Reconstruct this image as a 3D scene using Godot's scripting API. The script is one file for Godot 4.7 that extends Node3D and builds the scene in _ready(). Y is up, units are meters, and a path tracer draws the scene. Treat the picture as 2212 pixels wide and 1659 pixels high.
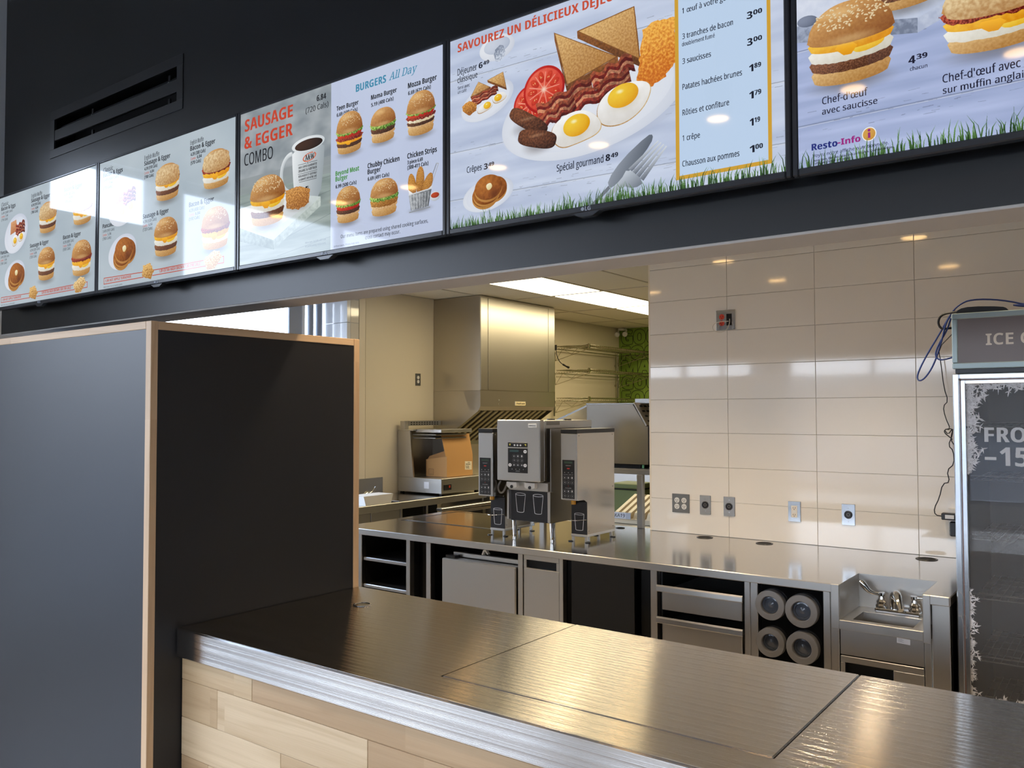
extends Node3D
# A restaurant order counter: dark menu wall with five screens over a steel counter, service line and kitchen behind.
# x runs along the menu wall, z towards the dining room, metres.

const W := 2048
const H := 1152
const SKY := 11.0
const TROFFER := 1.7
const SPOT := 1.4
const DINE := 0.4
const SCREEN := 0.88
var M := {}
var used := {}
var rng := RandomNumberGenerator.new()
var nz := FastNoiseLite.new()


func _ready():
	rng.seed = 7
	# ---- camera, sky, exposure
	var cam := Camera3D.new()
	cam.name = "camera"
	add_child(cam)
	var yaw := deg_to_rad(36.6396)
	var pit := deg_to_rad(1.8778)
	var rol := deg_to_rad(-0.1257)
	var f := Vector3(-sin(yaw) * cos(pit), sin(pit), -cos(yaw) * cos(pit))
	var r := Vector3(cos(yaw), 0, -sin(yaw))
	var u := r.cross(f)
	cam.transform = Transform3D(Basis(cos(rol) * r + sin(rol) * u, -sin(rol) * r + cos(rol) * u, -f), Vector3(0, 1.645, 0))
	cam.fov = 49.181
	cam.near = 0.05
	cam.far = 400.0
	cam.current = true
	var we := WorldEnvironment.new()
	we.name = "world_environment"
	var e := Environment.new()
	var sk := ProceduralSkyMaterial.new()
	sk.sky_top_color = Color(0.72, 0.82, 0.97)
	sk.sky_horizon_color = Color(0.93, 0.96, 1.0)
	sk.sky_curve = 0.2
	sk.ground_bottom_color = Color(0.5, 0.5, 0.5)
	sk.ground_horizon_color = Color(0.8, 0.82, 0.85)
	sk.sky_energy_multiplier = 1.0
	var sky := Sky.new()
	sky.sky_material = sk
	e.sky = sky
	e.background_mode = Environment.BG_SKY
	e.background_energy_multiplier = SKY
	e.tonemap_mode = Environment.TONE_MAPPER_LINEAR
	e.tonemap_exposure = 1.0
	e.sdfgi_enabled = true
	e.ssao_enabled = true
	e.ssil_enabled = true
	we.environment = e
	add_child(we)
	materials()
	room()
	ceilings()
	screens()
	menu_wall_bits()
	partition()
	front_counter()
	back_counter()
	under_counter()
	dispensers()
	freezer()
	wall_bits()
	kitchen()
	outdoors()


# ------------------------------------------------------------------ mesh building
class MB:
	var v := PackedVector3Array()
	var n := PackedVector3Array()
	var t := PackedVector2Array()
	var x := PackedInt32Array()
	var xf := Transform3D.IDENTITY
	var uo := Vector2.ZERO

	func uvp(p: Vector3, nn: Vector3) -> Vector2:
		var a := nn.abs()
		if a.x > a.y and a.x > a.z:
			return Vector2(p.z, p.y) + uo
		if a.y > a.z:
			return Vector2(p.x, p.z) + uo
		return Vector2(p.x, p.y) + uo

	func tri(a: Vector3, b: Vector3, c: Vector3, na: Vector3, nb: Vector3, nc: Vector3, ua: Vector2, ub: Vector2, uc: Vector2):
		var i := v.size()
		if (b - a).cross(c - a).dot(na + nb + nc) > 0.0:
			v.append_array([xf * a, xf * c, xf * b])
			n.append_array([(xf.basis * na).normalized(), (xf.basis * nc).normalized(), (xf.basis * nb).normalized()])
			t.append_array([ua, uc, ub])
		else:
			v.append_array([xf * a, xf * b, xf * c])
			n.append_array([(xf.basis * na).normalized(), (xf.basis * nb).normalized(), (xf.basis * nc).normalized()])
			t.append_array([ua, ub, uc])
		x.append_array([i, i + 1, i + 2])

	func face(p: Array, nn: Vector3):
		for i in range(1, p.size() - 1):
			tri(p[0], p[i], p[i + 1], nn, nn, nn, uvp(p[0], nn), uvp(p[i], nn), uvp(p[i + 1], nn))

	func quad_uv(a: Vector3, b: Vector3, c: Vector3, d: Vector3, nn: Vector3):
		# a = picture's bottom left, then counter-clockwise
		tri(a, b, c, nn, nn, nn, Vector2(0, 1), Vector2(1, 1), Vector2(1, 0))
		tri(a, c, d, nn, nn, nn, Vector2(0, 1), Vector2(1, 0), Vector2(0, 0))

	func box(lo: Vector3, hi: Vector3, ch := 0.0015):
		var c := (lo + hi) * 0.5
		var h := (hi - lo) * 0.5
		var k := minf(ch, minf(h.x, minf(h.y, h.z)) * 0.45)
		var ax := [Vector3.RIGHT, Vector3.UP, Vector3.BACK]
		for i in 3:
			var j := (i + 1) % 3
			var l := (i + 2) % 3
			for s in [-1.0, 1.0]:
				var nn: Vector3 = ax[i] * s
				var o: Vector3 = c + nn * h[i]
				var q := []
				for w in [[-1, -1], [1, -1], [1, 1], [-1, 1]]:
					q.append(o + ax[j] * w[0] * (h[j] - k) + ax[l] * w[1] * (h[l] - k))
				face(q, nn)
			if k > 0.0:
				for s in [-1.0, 1.0]:
					for r in [-1.0, 1.0]:
						var e1: Vector3 = c + ax[j] * s * h[j] + ax[l] * r * (h[l] - k)
						var e2: Vector3 = c + ax[j] * s * (h[j] - k) + ax[l] * r * h[l]
						var d: Vector3 = ax[i] * (h[i] - k)
						face([e1 - d, e1 + d, e2 + d, e2 - d], (ax[j] * s + ax[l] * r).normalized())
		if k > 0.0:
			for sx in [-1.0, 1.0]:
				for sy in [-1.0, 1.0]:
					for sz in [-1.0, 1.0]:
						var s := Vector3(sx, sy, sz)
						face([c + s * Vector3(h.x, h.y - k, h.z - k), c + s * Vector3(h.x - k, h.y, h.z - k), c + s * Vector3(h.x - k, h.y - k, h.z)], s.normalized())

	func lathe(prof: Array, at: Vector3, axis := Vector3.UP, seg := 24):
		# prof: Vector2(radius, height along axis)
		var b := Vector3.RIGHT if absf(axis.x) < 0.9 else Vector3.UP
		var e1 := axis.cross(b).normalized()
		var e2 := axis.cross(e1).normalized()
		for i in prof.size() - 1:
			var p: Vector2 = prof[i]
			var q: Vector2 = prof[i + 1]
			if p.distance_to(q) < 1e-6:
				continue
			var d := (q - p).normalized()
			var pn := Vector2(d.y, -d.x)
			for k in seg:
				var a0 := TAU * k / seg
				var a1 := TAU * (k + 1) / seg
				var r0 := e1 * cos(a0) + e2 * sin(a0)
				var r1 := e1 * cos(a1) + e2 * sin(a1)
				var n0 := r0 * pn.x + axis * pn.y
				var n1 := r1 * pn.x + axis * pn.y
				var A := at + r0 * p.x + axis * p.y
				var B := at + r1 * p.x + axis * p.y
				var C := at + r1 * q.x + axis * q.y
				var D := at + r0 * q.x + axis * q.y
				var s0 := float(k) / seg
				var s1 := float(k + 1) / seg
				if p.x > 1e-6:
					tri(A, B, C, n0, n1, n1, Vector2(s0, p.y), Vector2(s1, p.y), Vector2(s1, q.y))
				if q.x > 1e-6:
					tri(A, C, D, n0, n1, n0, Vector2(s0, p.y), Vector2(s1, q.y), Vector2(s0, q.y))

	func cyl(a: Vector3, b: Vector3, r: float, seg := 12):
		var L := a.distance_to(b)
		lathe([Vector2(0, 0), Vector2(r, 0), Vector2(r, L), Vector2(0, L)], a, (b - a).normalized(), seg)

	func tube(pts: Array, r, seg := 8, smooth := 0):
		var P := []
		var R := []
		for i in pts.size():
			P.append(pts[i])
			R.append(r[i] if r is Array else r)
		for s in smooth:
			var Q := [P[0]]
			var S := [R[0]]
			for i in P.size() - 1:
				Q.append(P[i] * 0.75 + P[i + 1] * 0.25)
				Q.append(P[i] * 0.25 + P[i + 1] * 0.75)
				S.append(R[i] * 0.75 + R[i + 1] * 0.25)
				S.append(R[i] * 0.25 + R[i + 1] * 0.75)
			Q.append(P[-1])
			S.append(R[-1])
			P = Q
			R = S
		var rings := []
		var up := Vector3(0.31, 0.9, 0.22).normalized()
		for i in P.size():
			var d: Vector3 = (P[mini(i + 1, P.size() - 1)] - P[maxi(i - 1, 0)]).normalized()
			var e1 := d.cross(up)
			if e1.length() < 0.05:
				e1 = d.cross(Vector3.RIGHT)
			e1 = e1.normalized()
			up = e1.cross(d).normalized()
			var ring := []
			for k in seg:
				var a := TAU * k / seg
				ring.append(e1 * cos(a) + up * sin(a))
			rings.append(ring)
		for i in P.size() - 1:
			for k in seg:
				var k2 := (k + 1) % seg
				var n0: Vector3 = rings[i][k]
				var n1: Vector3 = rings[i][k2]
				var m0: Vector3 = rings[i + 1][k]
				var m1: Vector3 = rings[i + 1][k2]
				var A: Vector3 = P[i] + n0 * R[i]
				var B: Vector3 = P[i] + n1 * R[i]
				var C: Vector3 = P[i + 1] + m1 * R[i + 1]
				var D: Vector3 = P[i + 1] + m0 * R[i + 1]
				tri(A, B, C, n0, n1, m1, Vector2(0, 0), Vector2(1, 0), Vector2(1, 1))
				tri(A, C, D, n0, m1, m0, Vector2(0, 0), Vector2(1, 1), Vector2(0, 1))
		for w in [0, P.size() - 1]:
			var d: Vector3 = (P[0] - P[1]) if w == 0 else (P[-1] - P[-2])
			var q := []
			for k in seg:
				q.append(P[w] + rings[w][k] * R[w])
			face(q, d.normalized())

	func prism(poly: Array, o: Vector3, e1: Vector3, e2: Vector3, dep: Vector3):
		# a flat outline (Vector2 along e1, e2 from o), swept by dep
		var pp := PackedVector2Array(poly)
		var id := Geometry2D.triangulate_polygon(pp)
		var cen := o + dep * 0.5
		for p in pp:
			cen += (e1 * p.x + e2 * p.y) / pp.size()
		var dn := dep.normalized()
		for i in range(0, id.size(), 3):
			var a := o + e1 * pp[id[i]].x + e2 * pp[id[i]].y
			var b := o + e1 * pp[id[i + 1]].x + e2 * pp[id[i + 1]].y
			var c := o + e1 * pp[id[i + 2]].x + e2 * pp[id[i + 2]].y
			face([a, b, c], -dn)
			face([a + dep, b + dep, c + dep], dn)
		var ccw := 0.0
		for i in pp.size():
			ccw += pp[i].cross(pp[(i + 1) % pp.size()])
		for i in pp.size():
			var p := pp[i]
			var q := pp[(i + 1) % pp.size()]
			var d := q - p
			if d.length() < 1e-7:
				continue
			var on := Vector2(d.y, -d.x).normalized() * signf(ccw)
			var a := o + e1 * p.x + e2 * p.y
			var b := o + e1 * q.x + e2 * q.y
			face([a, b, b + dep, a + dep], (e1 * on.x + e2 * on.y).normalized())

	func mesh(org := Vector3.ZERO) -> ArrayMesh:
		var vv := v.duplicate()
		for i in vv.size():
			vv[i] -= org
		var a := []
		a.resize(Mesh.ARRAY_MAX)
		a[Mesh.ARRAY_VERTEX] = vv
		a[Mesh.ARRAY_NORMAL] = n
		a[Mesh.ARRAY_TEX_UV] = t
		a[Mesh.ARRAY_INDEX] = x
		var m := ArrayMesh.new()
		m.add_surface_from_arrays(Mesh.PRIMITIVE_TRIANGLES, a)
		return m

	func low() -> Vector3:
		var b := AABB(v[0], Vector3.ZERO)
		for p in v:
			b = b.expand(p)
		return Vector3(b.get_center().x, b.position.y, b.get_center().z)


func numbered(s: String) -> String:
	var k: int = used.get(s, 0)
	used[s] = k + 1
	return s if k == 0 else "%s_%03d" % [s, k]


func where(o: Node) -> Vector3:
	var p := Vector3.ZERO
	while o != self and o != null:
		p += o.position
		o = o.get_parent()
	return p


func thing(called: String, label: String, category: String, at := Vector3.ZERO, group := "", kind := "") -> Node3D:
	var o := Node3D.new()
	o.name = numbered(called)
	add_child(o)
	o.position = at
	return tag(o, label, category, group, kind)


func tag(o: Node3D, label: String, category: String, group := "", kind := "") -> Node3D:
	o.set_meta("label", label)
	o.set_meta("category", category)
	if group:
		o.set_meta("group", group)
	if kind:
		o.set_meta("kind", kind)
	return o


# a part: shapes are given in world metres and shifted to the parent's base
func part(called: String, b: MB, m: Material, parent: Node, label := "") -> MeshInstance3D:
	var o := MeshInstance3D.new()
	o.name = called
	o.mesh = b.mesh(where(parent))
	o.material_override = m
	parent.add_child(o, true)
	if label:
		o.set_meta("label", label)
	return o


func solo(called: String, b: MB, m: Material, label: String, category: String, group := "", kind := "") -> MeshInstance3D:
	var o := MeshInstance3D.new()
	o.name = numbered(called)
	var at := b.low()
	o.mesh = b.mesh(at)
	o.position = at
	o.material_override = m
	add_child(o)
	tag(o, label, category, group, kind)
	return o


func bx(x0: float, x1: float, y0: float, y1: float, z0: float, z1: float, ch := 0.0015) -> MB:
	var b := MB.new()
	b.box(Vector3(minf(x0, x1), minf(y0, y1), minf(z0, z1)), Vector3(maxf(x0, x1), maxf(y0, y1), maxf(z0, z1)), ch)
	return b


func add(b: MB, x0: float, x1: float, y0: float, y1: float, z0: float, z1: float, ch := 0.0015) -> MB:
	b.box(Vector3(minf(x0, x1), minf(y0, y1), minf(z0, z1)), Vector3(maxf(x0, x1), maxf(y0, y1), maxf(z0, z1)), ch)
	return b


# ------------------------------------------------------------------ materials
func mat(called: String, c: Color, rough := 0.6, metal := 0.0, spec := 0.5) -> StandardMaterial3D:
	var m := StandardMaterial3D.new()
	m.resource_name = called
	m.albedo_color = c
	m.roughness = rough
	m.metallic = metal
	m.metallic_specular = spec
	M[called] = m
	return m


func rgb(r: float, g: float, b: float) -> Color:
	return Color(r / 255.0, g / 255.0, b / 255.0)


func tex(im: Image) -> ImageTexture:
	return ImageTexture.create_from_image(im)


func streaks(sx: float, sy: float, lo: float, hi: float, size := 256) -> ImageTexture:
	nz.noise_type = FastNoiseLite.TYPE_SIMPLEX_SMOOTH
	nz.fractal_octaves = 3
	nz.frequency = 1.0
	nz.seed = 3
	var im := Image.create(size, size, false, Image.FORMAT_RGB8)
	for y in size:
		for x in size:
			var a := nz.get_noise_2d(x * sx, y * sy)
			var g := clampf(lerpf(lo, hi, 0.5 + 0.7 * a), 0.0, 1.0)
			im.set_pixel(x, y, Color(g, g, g))
	return tex(im)


func steel(called: String, c: Color, rough: float, aniso: float, st: Texture2D, sc := Vector3(2, 2, 1)) -> StandardMaterial3D:
	var m := mat(called, c, rough, 1.0)
	m.roughness_texture = st
	m.roughness_texture_channel = BaseMaterial3D.TEXTURE_CHANNEL_RED
	m.uv1_scale = sc
	if aniso > 0.0:
		m.anisotropy_enabled = true
		m.anisotropy = -aniso
	return m


func grain(base: Color, dark: Color, seed_: int, size := 512) -> Image:
	nz.noise_type = FastNoiseLite.TYPE_SIMPLEX_SMOOTH
	nz.seed = seed_
	nz.frequency = 1.0
	nz.fractal_octaves = 3
	var im := Image.create(size, size, false, Image.FORMAT_RGB8)
	for y in size:
		for x in size:
			var w := nz.get_noise_2d(x * 0.0012, y * 0.009)
			var ring := 0.5 + 0.5 * sin((y * 0.03 + w * 8.0) * 1.5)
			var fine := 0.5 + 0.5 * nz.get_noise_2d(x * 0.006 + 90.0, y * 0.35)
			var s := clampf(0.22 * pow(ring, 4.0) + 0.30 * fine + 0.45 * (0.5 + w) - 0.1, 0.0, 1.0)
			im.set_pixel(x, y, base.lerp(dark, s))
	return im


func materials():
	var st := streaks(0.004, 0.6, 0.93, 1.0)
	var st2 := streaks(0.012, 0.012, 0.88, 1.0)
	var cs := steel("counter steel", Color(0.76, 0.74, 0.71), 0.15, 0.0, st)
	# fine brushing along u: each hair line tilts a little across the brushing
	var ni := Image.create(4, 512, false, Image.FORMAT_RGB8)
	for y in 512:
		var sl := rng.randfn(0.0, 0.17)
		var nv := Vector3(0.0, sl, 1.0).normalized()
		ni.fill_rect(Rect2i(0, y, 4, 1), Color(0.5, 0.5 + 0.5 * nv.y, 0.5 + 0.5 * nv.z))
	cs.normal_enabled = true
	cs.normal_texture = tex(ni)
	cs.uv1_scale = Vector3(1, 22, 1)
	steel("mirror steel", Color(0.78, 0.77, 0.75), 0.15, 0.0, st)
	steel("steel", Color(0.74, 0.73, 0.71), 0.32, 0.5, st)
	steel("satin steel", Color(0.74, 0.73, 0.71), 0.40, 0.0, st2)
	steel("side steel", Color(0.74, 0.72, 0.69), 0.2, 0.0, st2)
	steel("hood steel", Color(0.74, 0.72, 0.68), 0.30, 0.3, st)
	mat("chrome", Color(0.86, 0.86, 0.86), 0.05, 1.0)
	mat("dull metal", Color(0.55, 0.54, 0.52), 0.4, 1.0)
	mat("dark wire", Color(0.3, 0.3, 0.3), 0.35, 1.0)
	mat("wire", Color(0.72, 0.70, 0.62), 0.22, 1.0)
	mat("aluminium", Color(0.80, 0.81, 0.82), 0.25, 1.0)
	mat("silver paint", rgb(150, 165, 165), 0.35, 0.35)
	mat("black wall", rgb(15, 15, 15), 0.35, 0.0, 0.46)
	mat("black laminate", rgb(30, 31, 34), 0.42)
	mat("gray laminate", rgb(176, 174, 170), 0.5)
	mat("vent black", rgb(24, 24, 25), 0.36)
	mat("void", rgb(6, 6, 6), 0.8)
	mat("soffit", rgb(176, 170, 162), 0.8)
	mat("bezel", rgb(38, 40, 44), 0.24)
	mat("black plastic", rgb(24, 24, 25), 0.35)
	mat("black gloss", rgb(10, 10, 11), 0.08)
	mat("dark interior", rgb(22, 23, 24), 0.5)
	mat("freezer lining", rgb(12, 12, 13), 0.5)
	mat("gray plastic", rgb(112, 110, 108), 0.45)
	mat("clear plastic", rgb(70, 76, 86), 0.12)
	mat("white plastic", rgb(225, 222, 215), 0.35)
	mat("orange plastic", rgb(196, 140, 40), 0.4)
	mat("red plastic", rgb(200, 60, 35), 0.4)
	mat("cream wall", rgb(222, 210, 186), 0.42)
	mat("cream trim", rgb(226, 214, 192), 0.35)
	mat("gray wall", rgb(150, 152, 150), 0.7)
	mat("pale wall", rgb(206, 206, 204), 0.7)
	mat("ceiling white", rgb(222, 214, 194), 0.85)
	mat("ceiling gray", rgb(170, 170, 170), 0.85)
	mat("grid", rgb(205, 196, 176), 0.6)
	mat("floor", rgb(184, 174, 162), 0.4)
	mat("grout", rgb(206, 199, 188), 0.8)
	var tl := mat("tile", rgb(230, 224, 213), 0.07)
	tl.clearcoat_enabled = true
	tl.clearcoat = 0.3
	tl.clearcoat_roughness = 0.03
	mat("white tile", rgb(235, 236, 236), 0.1)
	mat("baffle metal", rgb(170, 160, 128), 0.45, 0.6)
	mat("frame gray", rgb(150, 156, 166), 0.45)
	mat("frame white", rgb(226, 228, 230), 0.4)
	mat("asphalt", rgb(84, 86, 90), 0.9)
	mat("building", rgb(110, 106, 100), 0.9)
	mat("tree", rgb(70, 74, 62), 0.95)
	mat("cardboard", rgb(196, 148, 92), 0.8)
	mat("cardboard in", rgb(178, 132, 82), 0.85)
	mat("blue cable", rgb(42, 62, 122), 0.4)
	mat("black cable", rgb(20, 20, 20), 0.45)
	mat("white cable", rgb(214, 206, 192), 0.45)
	mat("ivory", rgb(226, 218, 204), 0.35)
	mat("hot olive", rgb(92, 104, 48), 0.5)
	mat("tray", rgb(226, 212, 184), 0.5)
	mat("paper", rgb(226, 226, 228), 0.7)
	mat("film", rgb(206, 186, 164), 0.35)
	var gl := mat("pane", Color(1, 1, 1, 0.04), 0.0, 0.0, 0.36)
	gl.transparency = BaseMaterial3D.TRANSPARENCY_ALPHA
	var ic := 0
	for c in [[194, 169, 132], [186, 160, 123], [206, 183, 148], [180, 152, 116]]:
		var m := mat("wood%d" % ic, Color.WHITE, 0.5)
		m.albedo_texture = tex(grain(rgb(c[0], c[1], c[2]), rgb(c[0] * 0.84, c[1] * 0.80, c[2] * 0.74), 11 + ic))
		m.uv1_scale = Vector3(0.8, 1.7, 1)
		ic += 1
	var tm := mat("trim wood", Color.WHITE, 0.5)
	tm.albedo_texture = tex(grain(rgb(208, 178, 142), rgb(168, 134, 98), 31))
	tm.uv1_scale = Vector3(0.8, 1.1, 1)
	var em := mat("troffer", rgb(240, 236, 222), 0.6)
	em.emission_enabled = true
	em.emission = Color(1.0, 0.95, 0.82)
	em.emission_energy_multiplier = 3.0
	em = mat("downlight", rgb(250, 226, 180), 0.6)
	em.emission_enabled = true
	em.emission = Color(1.0, 0.80, 0.52)
	em.emission_energy_multiplier = 24.0


# ------------------------------------------------------------------ room shell
func room():
	solo("floor", bx(-6.2, 4.15, -0.12, 0.0, -9.95, 6.2, 0.0), M["floor"], "gray restaurant floor running from the dining side to the kitchen", "floor", "", "structure")
	# exterior wall with the drive-through window, a narrow clerestory and the dining glazing
	var b := MB.new()
	var x0 := -5.72
	var x1 := -5.506
	add(b, x0, x1, 0, 4.3, -9.95, -5.03, 0)
	add(b, x0, x1, 0, 1.0, -5.03, -2.4, 0)
	add(b, x0, x1, 2.66, 4.3, -5.03, -2.4, 0)
	add(b, x0, x1, 0, 4.3, -2.4, -1.52, 0)
	add(b, x0, x1, 0, 2.93, -1.52, -0.78, 0)
	add(b, x0, x1, 3.33, 4.3, -1.52, 5.5, 0)
	add(b, x0, x1, 0, 3.33, -0.78, -0.6, 0)
	add(b, x0, x1, 0, 0.35, -0.6, 5.5, 0)
	add(b, x0, x1, 0, 4.3, 5.5, 6.2, 0)
	var wl = solo("wall_left", b, M["pale wall"], "long outside wall with the drive-through window and dining glazing", "wall", "", "structure")
	part("cream_panel", bx(-5.507, -5.5, 0.0, 2.745, -9.78, -5.212, 0.001), M["cream wall"], wl)
	part("corner_strip", bx(-5.507, -5.496, 0.0, 2.745, -5.206, -5.132, 0.002), M["cream trim"], wl)
	for k in 8:
		part("tile", bx(-5.507, -5.5, 1.0 + 0.204 * k, 1.2005 + 0.204 * k, -5.128, -5.032, 0.0015), M["tile"], wl)
	# drive-through window: deep white reveal, gray posts, glass
	var w1 = thing("window_1", "bright drive-through window above the dark partition", "window", Vector3(-5.72, 1.0, -4.0), "", "structure")
	for k in 9:
		part("reveal_tile", bx(-5.86, -5.5, 1.0 + 0.204 * k, 1.2 + 0.204 * k, -5.03, -4.99, 0.0015), M["white tile"], w1)
	b = bx(-5.90, -5.72, 2.64, 2.74, -5.03, -2.3, 0.002)
	add(b, -5.90, -5.72, 0.92, 1.0, -5.03, -2.3, 0.002)
	part("frame_rail", b, M["frame white"], w1)
	part("post", bx(-5.815, -5.79, 1.0, 2.64, -4.735, -4.60, 0.004), M["frame gray"], w1)
	part("post", bx(-5.815, -5.79, 1.0, 2.64, -4.772, -4.739, 0.003), M["frame white"], w1)
	b = MB.new()
	b.cyl(Vector3(-5.8, 1.0, -4.835), Vector3(-5.8, 2.64, -4.835), 0.028, 16)
	part("pipe", b, M["frame gray"], w1)
	b = MB.new()
	b.cyl(Vector3(-5.8, 1.0, -4.93), Vector3(-5.8, 2.64, -4.93), 0.03, 16)
	part("pipe", b, M["frame gray"], w1)
	part("pane", bx(-5.805, -5.80, 1.0, 2.64, -4.6, -2.3, 0.0), M["pane"], w1)
	# clerestory and dining glazing (seen as reflections in the screens)
	var w2 = thing("window_2", "narrow high window beside the dining glazing", "window", Vector3(-5.6, 2.93, -1.15), "", "structure")
	b = bx(-5.66, -5.58, 2.93, 2.96, -1.52, -0.78)
	add(b, -5.66, -5.58, 3.30, 3.33, -1.52, -0.78)
	part("frame", b, M["frame gray"], w2)
	part("pane", bx(-5.622, -5.616, 2.96, 3.30, -1.52, -0.78, 0.0), M["pane"], w2)
	var w3 = thing("window_3", "tall dining window in the outside wall", "window", Vector3(-5.6, 0.35, 2.4), "", "structure")
	b = bx(-5.66, -5.58, 0.35, 0.41, -0.6, 5.5)
	add(b, -5.66, -5.58, 3.27, 3.33, -0.6, 5.5)
	part("frame", b, M["frame gray"], w3)
	for z in [-0.57, 0.98, 2.5, 4.0, 5.47]:
		part("mullion", bx(-5.66, -5.58, 0.41, 3.27, z - 0.03, z + 0.03), M["frame gray"], w3)
	part("pane", bx(-5.622, -5.616, 0.41, 3.27, -0.54, 5.44, 0.0), M["pane"], w3)
	# dining back wall with glazing
	b = MB.new()
	add(b, -5.72, 4.15, 3.0, 4.3, 6.0, 6.2, 0)
	add(b, -5.72, 4.15, 0, 0.3, 6.0, 6.2, 0)
	for p in [[-5.72, -5.2], [-2.2, -2.0], [1.0, 1.2], [3.6, 4.15]]:
		add(b, p[0], p[1], 0.3, 3.0, 6.0, 6.2, 0)
	solo("wall_back", b, M["pale wall"], "dining room wall with wide storefront windows", "wall", "", "structure")
	var wn := 4
	for p in [[-5.2, -2.2], [-2.0, 1.0], [1.2, 3.6]]:
		var w = thing("window_%d" % wn, ["storefront window nearest the outside wall", "middle storefront window of the dining room", "storefront window farthest from the outside wall"][wn - 4], "window", Vector3((p[0] + p[1]) * 0.5, 0.3, 6.1), "", "structure")
		b = bx(p[0], p[1], 0.3, 0.36, 6.05, 6.15)
		add(b, p[0], p[1], 2.94, 3.0, 6.05, 6.15)
		add(b, p[0], p[0] + 0.06, 0.36, 2.94, 6.05, 6.15)
		add(b, p[1] - 0.06, p[1], 0.36, 2.94, 6.05, 6.15)
		var mid: float = (p[0] + p[1]) * 0.5
		add(b, mid - 0.03, mid + 0.03, 0.36, 2.94, 6.05, 6.15)
		part("frame", b, M["frame gray"], w)
		part("pane", bx(p[0], p[1], 0.36, 2.94, 6.1, 6.106, 0.0), M["pane"], w)
		wn += 1
	solo("wall_right", bx(4.0, 4.15, 0, 4.3, -9.95, 6.0, 0), M["pale wall"], "side wall closing the room beyond the ice cream freezer", "wall", "", "structure")
	# far kitchen wall with the green board mural
	var wf = solo("wall_far", bx(-5.506, 4.0, 0, 4.2, -9.95, -9.784, 0), M["cream wall"], "far kitchen wall with a green wood print and outlined words", "wall", "", "structure")
	b = MB.new()
	b.quad_uv(Vector3(-5.5, 0.9, -9.78), Vector3(-3.3, 0.9, -9.78), Vector3(-3.3, 2.74, -9.78), Vector3(-5.5, 2.74, -9.78), Vector3.BACK)
	b.box(Vector3(-5.5, 0.9, -9.784), Vector3(-3.3, 2.74, -9.781), 0.0)
	var gm := mat("green print", Color.WHITE, 0.55)
	gm.albedo_texture = tex(green_print())
	part("wood_print", b, gm, wf)
	# tiled wall behind the service counter
	var wm = solo("wall_middle", bx(-2.45, 4.0, 0, 2.75, -4.96, -4.766, 0.0), M["grout"], "service wall clad in large glossy cream tiles", "wall", "", "structure")
	var t0 := bx(-0.2557, 0.2557, 0.0008, 0.2032, -0.006, 0.0, 0.0014).mesh()
	for i in 10:
		for j in 9:
			var o := MeshInstance3D.new()
			o.name = "tile"
			o.mesh = t0
			o.material_override = M["tile"]
			wm.add_child(o, true)
			o.position = Vector3(-2.456 + 0.2565 + 0.513 * i, 0.9 + 0.204 * j, -4.757) - wm.position
	b = bx(-2.462, -2.450, 0.9, 2.74, -4.96, -4.7565, 0.001)
	part("edge_strip", b, M["cream trim"], wm)
	# dark menu wall hung over the counter, with a slot for the air grille
	b = MB.new()
	var za := -2.25
	var zb := -2.09
	add(b, -5.18, 4.0, 2.09, 2.995, za, zb, 0.0)
	add(b, -5.18, 4.0, 3.245, 4.25, za, zb, 0.0)
	add(b, -5.18, -4.62, 2.995, 3.245, za, zb, 0.0)
	add(b, -3.375, 4.0, 2.995, 3.245, za, zb, 0.0)
	add(b, -4.62, -3.375, 2.995, 3.245, za, za + 0.02, 0.0)
	solo("wall_upper", b, M["black wall"], "matte black menu wall hanging above the order counter", "wall", "", "structure")
	solo("trim_1", bx(-5.18, 4.0, 2.082, 2.09, za, zb, 0.002), M["soffit"], "beige gray underside of the black menu wall", "trim", "", "structure")


func green_print() -> Image:
	var w := 1408
	var h := 1178
	var im := Image.create(w, h, false, Image.FORMAT_RGB8)
	nz.seed = 21
	nz.fractal_octaves = 3
	for y in range(0, h, 2):
		for x in range(0, w, 2):
			var g := 0.5 + 0.5 * 0.55 * nz.get_noise_2d(x * 0.03, y * 0.003)
			var c := rgb(98, 128, 34).lerp(rgb(132, 160, 58), g)
			im.fill_rect(Rect2i(x, y, 2, 2), c)
	var bw := 45
	var k := 0
	var x := 20
	while x < w:
		im.fill_rect(Rect2i(x, 0, 2, h), rgb(160, 182, 100))
		x += bw + (k * 7) % 13 - 6
		k += 1
	var s := w / 2.2
	# word, baseline height, cap height
	for row in [["GOOD", 2.530, 0.175], ["FOOD", 2.329, 0.165], ["MAKES", 2.146, 0.160], ["GOOD", 1.940, 0.165], ["FOOD", 1.740, 0.165]]:
		var yb: float = (2.74 - row[1]) * s
		var xa := (5.5 - 5.452) * s
		var xb: float = xa + 0.174 * s * (4.0 if row[0].length() == 4 else 5.2)
		for o in [[-1, 0], [1, 0], [0, -1], [0, 1], [-0.7, -0.7], [0.7, -0.7], [-0.7, 0.7], [0.7, 0.7]]:
			text(im, row[0], xa + o[0] * 9.0, yb + o[1] * 9.0, xb + o[0] * 9.0, row[2] * s, rgb(22, 30, 8), true)
		for o in [[-1, 0], [1, 0], [0, -1], [0, 1], [-0.7, -0.7], [0.7, -0.7], [-0.7, 0.7], [0.7, 0.7]]:
			text(im, row[0], xa + o[0] * 4.0, yb + o[1] * 4.0, xb + o[0] * 4.0, row[2] * s, rgb(114, 144, 46), true)
		text(im, row[0], xa, yb, xb, row[2] * s, rgb(114, 144, 46), true)
	return im


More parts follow.
